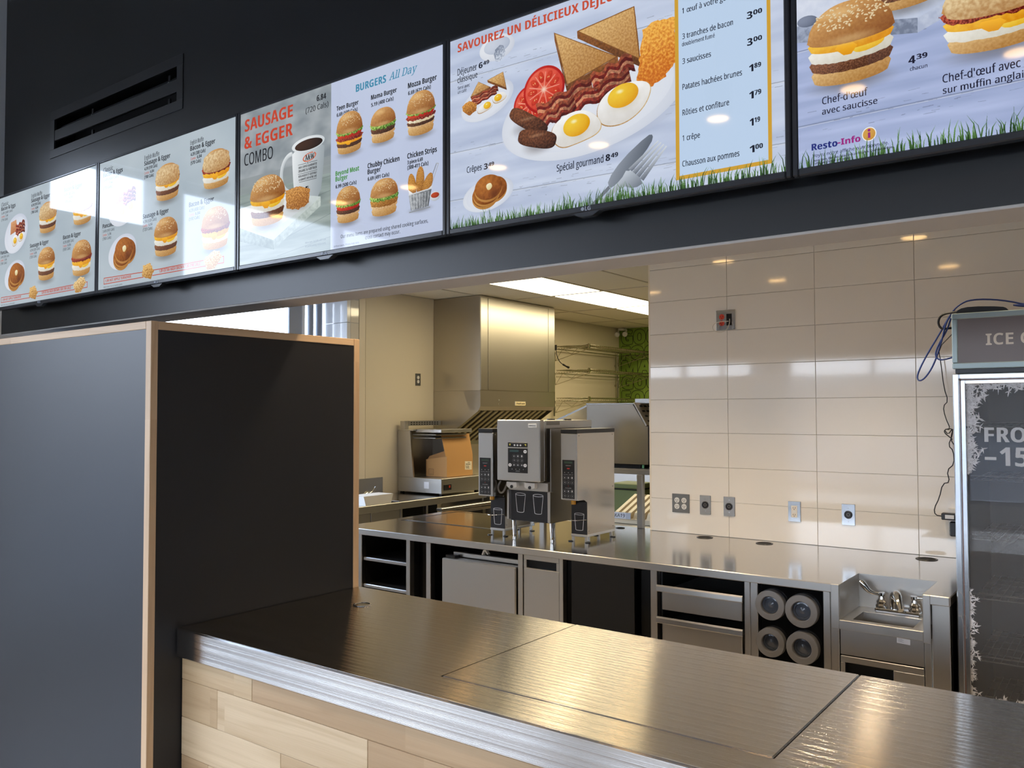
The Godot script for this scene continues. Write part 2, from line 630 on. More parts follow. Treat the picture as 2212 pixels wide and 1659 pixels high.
func spot(parent: Node3D, at: Vector3, energy: float, c: Color, ang := 50.0):
	var l := SpotLight3D.new()
	l.name = "lamp_light"
	parent.add_child(l, true)
	l.position = at - where(parent)
	l.rotation_degrees = Vector3(-90, 0, 0)
	l.light_color = c
	l.light_energy = energy
	l.light_size = 0.06
	l.spot_range = 12.0
	l.spot_angle = ang
	l.spot_angle_attenuation = 0.6
	l.spot_attenuation = 2.0
	l.shadow_enabled = true


func ceilings():
	# kitchen and service ceiling
	var cl = solo("ceiling", bx(-5.506, 4.0, 2.75, 2.88, -9.784, -2.25, 0), M["ceiling white"], "cream kitchen ceiling with square panels in a metal grid", "ceiling", "", "structure")
	part("plain_panel", bx(-5.5, 4.0, 2.74, 2.75, -4.45, -2.26, 0.0), M["ceiling white"], cl)
	var xs := [-5.499, -4.985, -4.44, -3.87, -3.33, -2.79, -2.25, -1.71]
	var zs := [-4.46, -5.59, -6.60, -7.78, -8.90, -9.78]
	var gr := MB.new()
	for x in xs:
		add(gr, x - 0.011, x + 0.011, 2.739, 2.749, -9.78, -4.45, 0.0)
	for z in zs:
		add(gr, -5.5, -1.7, 2.739, 2.749, z - 0.011, z + 0.011, 0.0)
	part("grid", gr, M["grid"], cl)
	for i in xs.size() - 1:
		for j in zs.size() - 1:
			if i == 2 and j in [1, 2, 3]:
				continue
			part("ceiling_tile", bx(xs[i] + 0.014, xs[i + 1] - 0.014, 2.743, 2.752, zs[j + 1] + 0.014, zs[j] - 0.014, 0.002), M["ceiling white"], cl)
	for j in [1, 2, 3]:
		var zc: float = (zs[j] + zs[j + 1]) * 0.5
		var hz: float = (zs[j] - zs[j + 1]) * 0.5 - 0.013
		var t = thing("ceiling_light", ["flat square-edged ceiling light nearest the counter", "flat ceiling light in the middle of its row", "flat ceiling light deepest in the kitchen"][j - 1], "ceiling light", Vector3(-4.155, 2.735, zc), "flat kitchen ceiling lights")
		part("frame", bx(-4.429, -3.881, 2.741, 2.755, zc - hz, zc + hz, 0.001), M["frame white"], t)
		part("diffuser", bx(-4.42, -3.89, 2.736, 2.742, zc - hz + 0.022, zc + hz - 0.022, 0.001), M["troffer"], t)
		var l := AreaLight3D.new()
		l.name = "panel_light"
		t.add_child(l)
		l.position = Vector3(0, -0.004, 0)
		l.rotation_degrees = Vector3(-90, 0, 0)
		l.area_size = Vector2(0.52, hz * 2.0 - 0.05)
		l.light_color = Color(1.0, 0.92, 0.73)
		l.light_energy = TROFFER
		l.area_range = 14.0
		l.area_attenuation = 2.0
		l.shadow_enabled = true
	# service downlights
	var nth := 0
	for p in [[-3.54, -2.6], [-2.385, -2.6], [-1.115, -2.49], [0.1, -2.55], [-3.56, -3.72], [-2.39, -3.72], [-1.1, -3.79], [0.12, -3.75]]:
		downlight(Vector3(p[0], 2.74, p[1]), 0.075, SPOT, "round warm downlight in the ceiling over the service aisle", "service downlights", M["downlight"])
	solo("ceiling_001", bx(-5.506, 4.0, 4.2, 4.3, -9.784, 6.0, 0), M["ceiling gray"], "high gray ceiling of the dining room", "ceiling", "", "structure")
	for x in [-4.75, -4.12, -3.5, -2.82, -2.17, -1.53, -0.93, -0.33, 0.3, 0.9]:
		var at := Vector3(x, 3.0, -0.35)
		var t = thing("pendant_downlight", "small black can light hung on a rod in front of the menu wall", "pendant light", at, "can lights in front of the menu wall")
		var b := MB.new()
		b.lathe([Vector2(0.0, 0.16), Vector2(0.06, 0.16), Vector2(0.06, 0.0), Vector2(0.05, 0.0), Vector2(0.05, 0.02), Vector2(0, 0.02)], at, Vector3.UP, 24)
		part("can", b, M["black plastic"], t)
		b = MB.new()
		b.cyl(at + Vector3(0, 0.16, 0), at + Vector3(0, 1.2, 0), 0.006, 8)
		part("rod", b, M["black plastic"], t)
		b = MB.new()
		b.lathe([Vector2(0.049, 0.006), Vector2(0.049, 0.0), Vector2(0, 0.0)], at, Vector3.UP, 24)
		part("lens", b, M["downlight"], t)
		spot(t, at + Vector3(0, -0.02, 0), DINE, Color(1.0, 0.80, 0.55), 45.0)


func downlight(at: Vector3, r: float, energy: float, label: String, group: String, m: Material):
	var t = thing("downlight", label, "downlight", at + Vector3(0, -0.012, 0), group)
	var b := MB.new()
	b.lathe([Vector2(r + 0.02, 0.0), Vector2(r + 0.018, -0.008), Vector2(r + 0.004, -0.010), Vector2(r, -0.004), Vector2(r, 0.0)], at, Vector3.UP, 28)
	part("trim_ring", b, M["frame white"], t)
	b = MB.new()
	b.lathe([Vector2(r, -0.001), Vector2(r, -0.005), Vector2(0, -0.005)], at, Vector3.UP, 28)
	part("lens", b, m, t)
	spot(t, at + Vector3(0, -0.03, 0), energy, Color(1.0, 0.91, 0.78))


func outdoors():
	solo("ground", bx(-90, 90, -0.5, -0.2, -90, 120, 0.0), M["asphalt"], "pale gray parking lot outside the windows", "ground", "", "structure")
	var b := bx(-60, 20, -0.2, 5.0, 70, 80, 0.0)
	add(b, 25, 70, -0.2, 7.0, 78, 90, 0.0)
	solo("distant_building", b, M["building"], "long low building across the parking lot", "building")
	b = bx(-80, -66, -0.2, 6.0, -20, 60, 0.0)
	solo("distant_building", b, M["building"], "low building beyond the outside wall windows", "building")


# ------------------------------------------------------------------ painting of the pictures on the screens
var glyphs := {}


func face_of(bold: bool, serif: bool) -> SystemFont:
	var k := "font%s%s" % [bold, serif]
	if not glyphs.has(k):
		var f := SystemFont.new()
		f.font_names = PackedStringArray(["Droid Serif" if serif else "Droid Sans"])
		f.font_weight = 700 if bold else 400
		glyphs[k] = f
	return glyphs[k]


func letters(s: String, bold: bool, serif: bool) -> PackedVector3Array:
	var k := "%s|%s|%s" % [s, bold, serif]
	if not glyphs.has(k):
		var tm := TextMesh.new()
		tm.font = face_of(bold, serif)
		tm.text = s
		tm.font_size = 64
		tm.pixel_size = 0.01
		tm.depth = 0.0
		tm.curve_step = 1.0
		tm.width = 0.0
		var a := tm.get_mesh_arrays()
		var out := PackedVector3Array()
		if a.size() > 0 and a[Mesh.ARRAY_VERTEX] != null:
			var vs: PackedVector3Array = a[Mesh.ARRAY_VERTEX]
			if a[Mesh.ARRAY_INDEX] != null and a[Mesh.ARRAY_INDEX].size() > 0:
				for i in a[Mesh.ARRAY_INDEX]:
					out.append(vs[i])
			else:
				out = vs
		glyphs[k] = out
	return glyphs[k]


func text(im: Image, s: String, x0: float, yb: float, x1: float, cap: float, c: Color, bold := false, serif := false, slant := 0.0):
	var hh := letters("H", bold, serif)
	var h0 := 1e9
	var h1 := -1e9
	for p in hh:
		h0 = minf(h0, p.y)
		h1 = maxf(h1, p.y)
	var v := letters(s, bold, serif)
	if v.is_empty():
		return
	var a := 1e9
	var b := -1e9
	for p in v:
		a = minf(a, p.x)
		b = maxf(b, p.x)
	var sx := (x1 - x0) / (b - a)
	var sy := cap / (h1 - h0)
	var q := PackedVector2Array()
	for p in v:
		var y := (p.y - h0) * sy
		q.append(Vector2(x0 + (p.x - a) * sx + slant * y, yb - y))
	var o := Vector2(cap * (0.018 if bold else 0.012), 0)
	for i in range(0, q.size() - 2, 3):
		fill_tri(im, q[i] - o, q[i + 1] - o, q[i + 2] - o, c)
		fill_tri(im, q[i] + o, q[i + 1] + o, q[i + 2] + o, c)


func fill_tri(im: Image, a: Vector2, b: Vector2, c: Vector2, col: Color):
	if b.y < a.y:
		var t := a
		a = b
		b = t
	if c.y < a.y:
		var t := a
		a = c
		c = t
	if c.y < b.y:
		var t := b
		b = c
		c = t
	var y0 := maxi(int(ceil(a.y - 0.5)), 0)
	var y1 := mini(int(floor(c.y - 0.5)), im.get_height() - 1)
	if c.y - a.y < 1e-5:
		return
	for y in range(y0, y1 + 1):
		var fy := y + 0.5
		var xa := lerpf(a.x, c.x, (fy - a.y) / (c.y - a.y))
		var xb: float
		if fy < b.y:
			xb = lerpf(a.x, b.x, (fy - a.y) / maxf(b.y - a.y, 1e-5))
		else:
			xb = lerpf(b.x, c.x, (fy - b.y) / maxf(c.y - b.y, 1e-5))
		var l := int(round(minf(xa, xb)))
		var r := int(round(maxf(xa, xb)))
		if r > l:
			im.fill_rect(Rect2i(l, y, r - l, 1), col)


func dot_px(im: Image, x: int, y: int, c: Color, al: float):
	if al >= 0.995:
		im.set_pixel(x, y, c)
	else:
		im.set_pixel(x, y, im.get_pixel(x, y).lerp(c, al))


# polygon with a tone gradient along dir and noise
func poly(im: Image, pts: Array, c0: Color, c1: Color, dir := Vector2.ZERO, na := 0.0, nf := 0.05, al := 1.0):
	var n := pts.size()
	var lo := 1e9
	var hi := -1e9
	var g0 := 1e9
	var g1 := -1e9
	for p in pts:
		lo = minf(lo, p.y)
		hi = maxf(hi, p.y)
		g0 = minf(g0, p.dot(dir))
		g1 = maxf(g1, p.dot(dir))
	var gk := 1.0 / maxf(g1 - g0, 1e-4)
	var plain := na == 0.0 and al >= 0.995 and dir == Vector2.ZERO
	for y in range(maxi(int(lo), 0), mini(int(hi) + 1, im.get_height())):
		var fy := y + 0.5
		var xs := []
		for i in n:
			var p: Vector2 = pts[i]
			var q: Vector2 = pts[(i + 1) % n]
			if (p.y <= fy) != (q.y <= fy):
				xs.append(p.x + (q.x - p.x) * (fy - p.y) / (q.y - p.y))
		xs.sort()
		for k in range(0, xs.size() - 1, 2):
			var l := maxi(int(round(xs[k])), 0)
			var r := mini(int(round(xs[k + 1])), im.get_width())
			if r <= l:
				continue
			if plain:
				im.fill_rect(Rect2i(l, y, r - l, 1), c0)
				continue
			for x in range(l, r):
				var t := (dir.x * x + dir.y * fy - g0) * gk if dir != Vector2.ZERO else 0.5
				if na > 0.0:
					t += na * nz.get_noise_2d(x * nf, y * nf)
				dot_px(im, x, y, c0.lerp(c1, clampf(t, 0.0, 1.0)), al)


# domed ellipse (superellipse exponent pw) lit from (lx, ly)
func ell(im: Image, c: Vector2, rx: float, ry: float, rot: float, c0: Color, c1: Color, na := 0.0, nf := 0.05, al := 1.0, l := Vector2(-0.45, -0.6), pw := 2.0):
	var R := maxf(rx, ry) + 1.0
	var cs := cos(rot)
	var sn := sin(rot)
	for y in range(maxi(int(c.y - R), 0), mini(int(c.y + R) + 1, im.get_height())):
		for x in range(maxi(int(c.x - R), 0), mini(int(c.x + R) + 1, im.get_width())):
			var dx := x + 0.5 - c.x
			var dy := y + 0.5 - c.y
			var u := (dx * cs + dy * sn) / rx
			var v := (-dx * sn + dy * cs) / ry
			var d := u * u + v * v if pw == 2.0 else pow(absf(u), pw) + pow(absf(v), pw)
			if d < 1.0:
				var t := 0.5 + 0.55 * (dx / R * l.x + dy / R * l.y) + 0.35 * (sqrt(1.0 - d) - 0.6)
				if na > 0.0:
					t += na * nz.get_noise_2d(x * nf, y * nf)
				dot_px(im, x, y, c0.lerp(c1, clampf(t, 0.0, 1.0)), al)


# blurred spot
func soft(im: Image, c: Vector2, rx: float, ry: float, col: Color, al: float):
	for y in range(maxi(int(c.y - ry), 0), mini(int(c.y + ry) + 1, im.get_height())):
		for x in range(maxi(int(c.x - rx), 0), mini(int(c.x + rx) + 1, im.get_width())):
			var u := (x - c.x) / rx
			var v := (y - c.y) / ry
			var d := u * u + v * v
			if d < 1.0:
				dot_px(im, x, y, col, al * (1.0 - d) * (1.0 - d))


func line(im: Image, a: Vector2, b: Vector2, wd: float, c: Color, al := 1.0):
	var n := (b - a).orthogonal().normalized() * wd * 0.5
	poly(im, [a + n, b + n, b - n, a - n], c, c, Vector2.ZERO, 0.0, 0.05, al)


func wob(pts: Array, amp: float, sub := 6) -> Array:
	var out := []
	for i in pts.size():
		var p: Vector2 = pts[i]
		var q: Vector2 = pts[(i + 1) % pts.size()]
		for k in sub:
			out.append(p.lerp(q, float(k) / sub) + Vector2(rng.randf_range(-amp, amp), rng.randf_range(-amp, amp)))
	return out


func curve(pts: Array, times := 2) -> Array:
	for s in times:
		var q := []
		for i in pts.size():
			var a: Vector2 = pts[i]
			var b: Vector2 = pts[(i + 1) % pts.size()]
			q.append(a * 0.75 + b * 0.25)
			q.append(a * 0.25 + b * 0.75)
		pts = q
	return pts


# one layer of a sandwich: a band whose edges sag like the rim of a disc
func band(im: Image, c: Vector2, w: float, h: float, sag: float, c0: Color, c1: Color, na: float, nf: float, rag := 0.0):
	var up := []
	var dn := []
	for i in 25:
		var u := -1.0 + i / 12.0
		var s := sqrt(maxf(1.0 - u * u, 0.0))
		var x := c.x + u * w * 0.5
		up.append(Vector2(x, c.y - h * 0.5 * pow(s, 0.4) + sag * s * 0.35 + rng.randf_range(-rag, rag)))
		dn.append(Vector2(x, c.y + h * 0.5 * pow(s, 0.3) + sag * s + rng.randf_range(-rag, rag)))
	dn.reverse()
	poly(im, up + dn, c1, c0, Vector2(0.25, 1.0), na, nf)


func bun_top(im: Image, c: Vector2, w: float, h: float, sag: float, seeds: int, c0 := rgb(140, 82, 36), c1 := rgb(224, 172, 106)):
	var up := []
	var dn := []
	for i in 33:
		var u := -1.0 + i / 16.0
		var s := sqrt(maxf(1.0 - u * u, 0.0))
		up.append(Vector2(c.x + u * w * 0.5, c.y - h * pow(maxf(1.0 - pow(absf(u), 2.4), 0.0), 0.55)))
		dn.append(Vector2(c.x + u * w * 0.49, c.y + sag * s + h * 0.04 * s))
	dn.reverse()
	poly(im, up + dn, c1, c0, Vector2(0.35, 0.75), 0.16, 0.05)
	soft(im, c + Vector2(-w * 0.12, -h * 0.72), w * 0.3, h * 0.24, rgb(246, 210, 150), 0.55)
	soft(im, c + Vector2(0, sag * 0.6), w * 0.45, h * 0.22, rgb(226, 190, 134), 0.6)
	for k in seeds:
		var a := rng.randf_range(0.0, TAU)
		var q := sqrt(rng.randf())
		var p := c + Vector2(cos(a) * q * w * 0.44, -h * 0.56 + sin(a) * q * h * 0.36)
		ell(im, p, maxf(w * 0.016, 1.6), maxf(w * 0.009, 1.1), rng.randf_range(-0.9, 0.9), rgb(206, 172, 118), rgb(255, 240, 206))


# a burger standing on y, stacked from the listed layers (bottom first)
func burger(im: Image, x: float, y: float, w: float, h: float, stack: Array, seeds := 40):
	var sag := w * 0.075
	soft(im, Vector2(x, y - 1), w * 0.62, w * 0.16, rgb(90, 84, 80), 0.5)
	var yy := y - sag
	var bh := h * 0.2
	band(im, Vector2(x, yy - bh * 0.5), w * 0.9, bh, sag, rgb(176, 124, 62), rgb(236, 198, 138), 0.25, 0.06)
	yy -= bh * 0.86
	var left := h * 0.80 - h * 0.44
	var per := left / stack.size()
	for s in stack:
		var c := Vector2(x, yy - per * 0.5)
		match s:
			"patty":
				band(im, c, w * 0.97, per * 1.5, sag, rgb(58, 34, 24), rgb(134, 92, 66), 0.8, 0.1, w * 0.006)
			"sausage":
				band(im, c, w * 0.95, per * 1.3, sag, rgb(84, 50, 34), rgb(156, 106, 76), 0.7, 0.09, w * 0.005)
			"chicken":
				band(im, c, w * 1.0, per * 1.7, sag, rgb(132, 78, 24), rgb(226, 168, 86), 0.9, 0.10, w * 0.012)
			"lettuce":
				band(im, c, w * 1.04, per * 1.3, sag, rgb(66, 112, 30), rgb(196, 224, 120), 1.1, 0.06, w * 0.028)
			"tomato":
				band(im, c, w * 0.95, per * 1.2, sag, rgb(166, 26, 16), rgb(232, 92, 62), 0.4, 0.05)
			"bacon":
				band(im, c, w * 1.05, per * 1.2, sag, rgb(96, 24, 18), rgb(196, 92, 66), 1.2, 0.08, w * 0.018)
			"cheese":
				band(im, c, w * 0.98, per * 1.0, sag, rgb(226, 146, 20), rgb(255, 206, 76), 0.25, 0.03)
				poly(im, curve([c + Vector2(-w * 0.22, sag * 0.7), c + Vector2(w * 0.12, sag * 0.8), c + Vector2(-w * 0.02, per * 1.4 + sag)], 1), rgb(255, 190, 50), rgb(232, 156, 30), Vector2(0, 1))
			"mozza":
				band(im, c, w * 0.96, per * 1.1, sag, rgb(212, 192, 150), rgb(252, 246, 226), 0.4, 0.05, w * 0.01)
			"egg":
				band(im, c, w * 0.97, per * 1.25, sag, rgb(214, 208, 190), rgb(250, 248, 240), 0.18, 0.03, w * 0.006)
				poly(im, curve([c + Vector2(w * 0.0, -per * 0.3), c + Vector2(w * 0.40, -per * 0.5), c + Vector2(w * 0.36, per * 0.1 + sag * 0.5), c + Vector2(w * 0.06, per * 0.2 + sag)], 2), rgb(255, 226, 96), rgb(236, 180, 40), Vector2(0.3, 1), 0.2, 0.03)
			"sauce":
				band(im, c, w * 0.96, per * 0.8, sag, rgb(198, 150, 96), rgb(244, 214, 168), 0.5, 0.05, w * 0.014)
		yy -= per
	bun_top(im, Vector2(x, yy + h * 0.02), w, h * 0.42, sag, seeds)


func muffin(im: Image, x: float, y: float, w: float, h: float, stack: Array):
	burger(im, x, y, w, h, stack, 0)
	# a flat pale griddled crown instead of the dome
	var c := Vector2(x, y - h * 0.66)
	band(im, c + Vector2(0, -h * 0.03), w * 0.98, h * 0.34, w * 0.07, rgb(182, 134, 80), rgb(238, 212, 164), 0.5, 0.035)
	ell(im, c + Vector2(0, -h * 0.17), w * 0.46, h * 0.15, 0.0, rgb(190, 144, 92), rgb(242, 218, 172), 0.6, 0.03)


func fried_egg(im: Image, pts: Array, yolk: Vector2, ry: Vector2, rot: float):
	var P := curve(pts, 3)
	var cen := Vector2.ZERO
	for p in P:
		cen += p / P.size()
	var O := []
	for p in P:
		O.append(cen + (p - cen) * 1.025 + Vector2(0, 3))
	poly(im, O, rgb(176, 130, 76), rgb(214, 180, 120), Vector2(1, 0), 0.5, 0.05)
	poly(im, P, rgb(255, 255, 254), rgb(224, 220, 214), Vector2(0.2, 1.0), 0.22, 0.012)
	soft(im, yolk + Vector2(0, ry.y * 0.35), ry.x * 1.4, ry.y * 1.4, rgb(206, 196, 170), 0.6)
	ell(im, yolk, ry.x, ry.y, rot, rgb(226, 150, 6), rgb(255, 224, 74), 0.06, 0.03)
	soft(im, yolk + Vector2(-ry.x * 0.2, -ry.y * 0.4), ry.x * 0.35, ry.y * 0.28, rgb(255, 250, 206), 0.9)


func toast(im: Image, a: Vector2, b: Vector2, c: Vector2, th: Vector2):
	# triangle a b c with a crust swept by th
	var dark := rgb(92, 54, 26)
	for e in [[a, b], [b, c], [c, a]]:
		poly(im, [e[0], e[1], e[1] + th, e[0] + th], rgb(150, 94, 46), dark, Vector2(0, 1), 0.6, 0.05)
	poly(im, wob([a, b, c], 1.5, 10), rgb(146, 96, 44), rgb(120, 74, 32), Vector2(0, 1))
	var m := (a + b + c) / 3.0
	poly(im, [a.lerp(m, 0.05), a.lerp(b, 0.5).lerp(m, 0.05), b.lerp(m, 0.05), b.lerp(c, 0.5).lerp(m, 0.05), c.lerp(m, 0.05), c.lerp(a, 0.5).lerp(m, 0.05)], rgb(228, 186, 122), rgb(176, 124, 66), Vector2(0.5, 1.0), 0.55, 0.06)


func bacon(im: Image, a: Vector2, b: Vector2, wd: float, ph: float):
	var n := 26
	var d := (b - a).normalized()
	var o := d.orthogonal()
	var cols := [rgb(104, 26, 20), rgb(168, 62, 44), rgb(222, 150, 110), rgb(128, 34, 26), rgb(184, 92, 60)]
	for k in 5:
		var f0 := -0.5 + k * 0.2
		var f1 := f0 + 0.22
		var P := []
		var Q := []
		for i in n + 1:
			var s := float(i) / n
			var c := a.lerp(b, s) + o * (sin(s * 17.0 + ph) * wd * 0.14) + d * sin(s * 23.0 + ph) * 3.0
			P.append(c + o * wd * (f0 + rng.randf_range(-0.03, 0.03)))
			Q.append(c + o * wd * f1)
		Q.reverse()
		poly(im, P + Q, cols[k], cols[k].darkened(0.35), Vector2(0.7, 0.3), 1.2, 0.035)


func sausage(im: Image, a: Vector2, b: Vector2, r: float):
	soft(im, (a + b) * 0.5 + Vector2(4, r * 0.8), a.distance_to(b) * 0.55, r * 1.3, rgb(90, 80, 76), 0.45)
	ell(im, (a + b) * 0.5, a.distance_to(b) * 0.5 + r * 0.3, r, (b - a).angle(), rgb(40, 20, 12), rgb(140, 86, 54), 0.45, 0.06, 1.0, Vector2(-0.1, -0.9), 3.2)
	soft(im, (a + b) * 0.5 + Vector2(-6, -r * 0.4), a.distance_to(b) * 0.34, r * 0.3, rgb(206, 164, 130), 0.4)


func tomato(im: Image, c: Vector2, rx: float, ry: float):
	soft(im, c + Vector2(6, 8), rx * 1.12, ry * 1.12, rgb(110, 90, 84), 0.4)
	ell(im, c, rx, ry, 0.0, rgb(160, 16, 12), rgb(214, 44, 30), 0.15, 0.04)
	ell(im, c, rx * 0.9, ry * 0.9, 0.0, rgb(206, 54, 38), rgb(240, 110, 84), 0.35, 0.02)
	for k in 9:
		var a := TAU * k / 9 + 0.3
		var p := c + Vector2(cos(a) * rx * 0.56, sin(a) * ry * 0.56)
		ell(im, p, rx * 0.24, ry * 0.14, a, rgb(186, 34, 20), rgb(226, 78, 46), 0.3, 0.08)
		for j in 3:
			ell(im, p + Vector2(rng.randf_range(-10, 10), rng.randf_range(-7, 7)), 4, 2.4, a, rgb(226, 160, 90), rgb(250, 216, 160))
		line(im, c, c + Vector2(cos(a + 0.35) * rx * 0.75, sin(a + 0.35) * ry * 0.75), 5.0, rgb(250, 200, 176), 0.6)
	soft(im, c, rx * 0.22, ry * 0.22, rgb(252, 226, 206), 0.8)


func plate(im: Image, c: Vector2, rx: float, ry: float, rot: float):
	soft(im, c + Vector2(6, ry * 0.16), rx * 1.12, ry * 1.16, rgb(120, 126, 146), 0.5)
	ell(im, c, rx, ry, rot, rgb(196, 204, 222), rgb(250, 252, 255), 0.0, 0.05, 1.0, Vector2(-0.2, 0.3))
	ell(im, c, rx * 0.86, ry * 0.84, rot, rgb(214, 220, 234), rgb(240, 244, 250), 0.0, 0.05, 1.0, Vector2(0.2, 0.4))


func pancakes(im: Image, c: Vector2, r: float):
	for p in [[-0.28, 0.34, 0.9], [0.3, 0.06, 0.92], [-0.18, 0.2, 0.92], [-0.05, -0.06, 0.95]]:
		var q: Vector2 = c + Vector2(p[0], p[1]) * r
		ell(im, q + Vector2(0, r * 0.12), r * p[2], r * p[2] * 0.72, 0.0, rgb(176, 118, 52), rgb(226, 178, 104))
		ell(im, q, r * p[2], r * p[2] * 0.72, 0.0, rgb(118, 60, 16), rgb(200, 126, 56), 0.3, 0.03)
	soft(im, c + Vector2(r * 0.35, r * 0.3), r * 0.4, r * 0.4, rgb(96, 44, 10), 0.6)
	poly(im, curve([c + Vector2(-0.26, -0.2) * r, c + Vector2(0.12, -0.32) * r, c + Vector2(0.26, -0.04) * r, c + Vector2(-0.06, 0.16) * r]), rgb(255, 248, 214), rgb(226, 204, 142), Vector2(0.4, 1.0))


func grass(im: Image, y0: float, hmax: float, n: int, x0 := 0.0, x1 := 2048.0):
	for k in n:
		var x := rng.randf_range(x0, x1)
		var h := hmax * (0.25 + 0.75 * pow(rng.randf(), 2.0)) * (0.6 + 0.4 * nz.get_noise_2d(x * 0.004, 5.0) + 0.3)
		var lean := rng.randf_range(-0.4, 0.4) * h
		var wd := rng.randf_range(3.0, 7.0)
		var g := rng.randf()
		var c := rgb(26, 66, 18).lerp(rgb(120, 176, 84), g)
		var m := Vector2(x + lean * 0.3, y0 - h * 0.6)
		poly(im, [Vector2(x - wd * 0.5, y0 + 4), m - Vector2(wd * 0.35, 0), Vector2(x + lean, y0 - h), m + Vector2(wd * 0.35, 0), Vector2(x + wd * 0.5, y0 + 4)], c.lightened(0.1), c.darkened(0.35), Vector2(0, 1))


func wash(c0: Color, c1: Color, fx: float, fy: float, seed_: int) -> Image:
	nz.seed = seed_
	nz.frequency = 1.0
	nz.fractal_octaves = 3
	var w := 512
	var h := 288
	var im := Image.create(w, h, false, Image.FORMAT_RGB8)
	for y in h:
		for x in w:
			var t := 0.5 + 0.75 * nz.get_noise_2d(x * fx, y * fy)
			im.set_pixel(x, y, c0.lerp(c1, clampf(t, 0.0, 1.0)))
	im.resize(W, H, Image.INTERPOLATE_BILINEAR)
	return im


func planks(im: Image, ys: Array, slope: float, c: Color):
	for y in ys:
		line(im, Vector2(-10, y), Vector2(W + 10, y + slope * W), 5.0, c.darkened(0.25), 0.55)
		line(im, Vector2(-10, y + 5), Vector2(W + 10, y + 5 + slope * W), 4.0, c.lightened(0.6), 0.6)
		for k in 90:
			var x := rng.randf_range(0, W)
			var yy: float = y + slope * x + rng.randf_range(-1.0, 1.0) * 60.0
			line(im, Vector2(x, yy), Vector2(x + rng.randf_range(8, 50), yy + slope * 30 + rng.randf_range(-2, 2)), rng.randf_range(1.5, 4.0), c.darkened(0.35), rng.randf_range(0.12, 0.5))


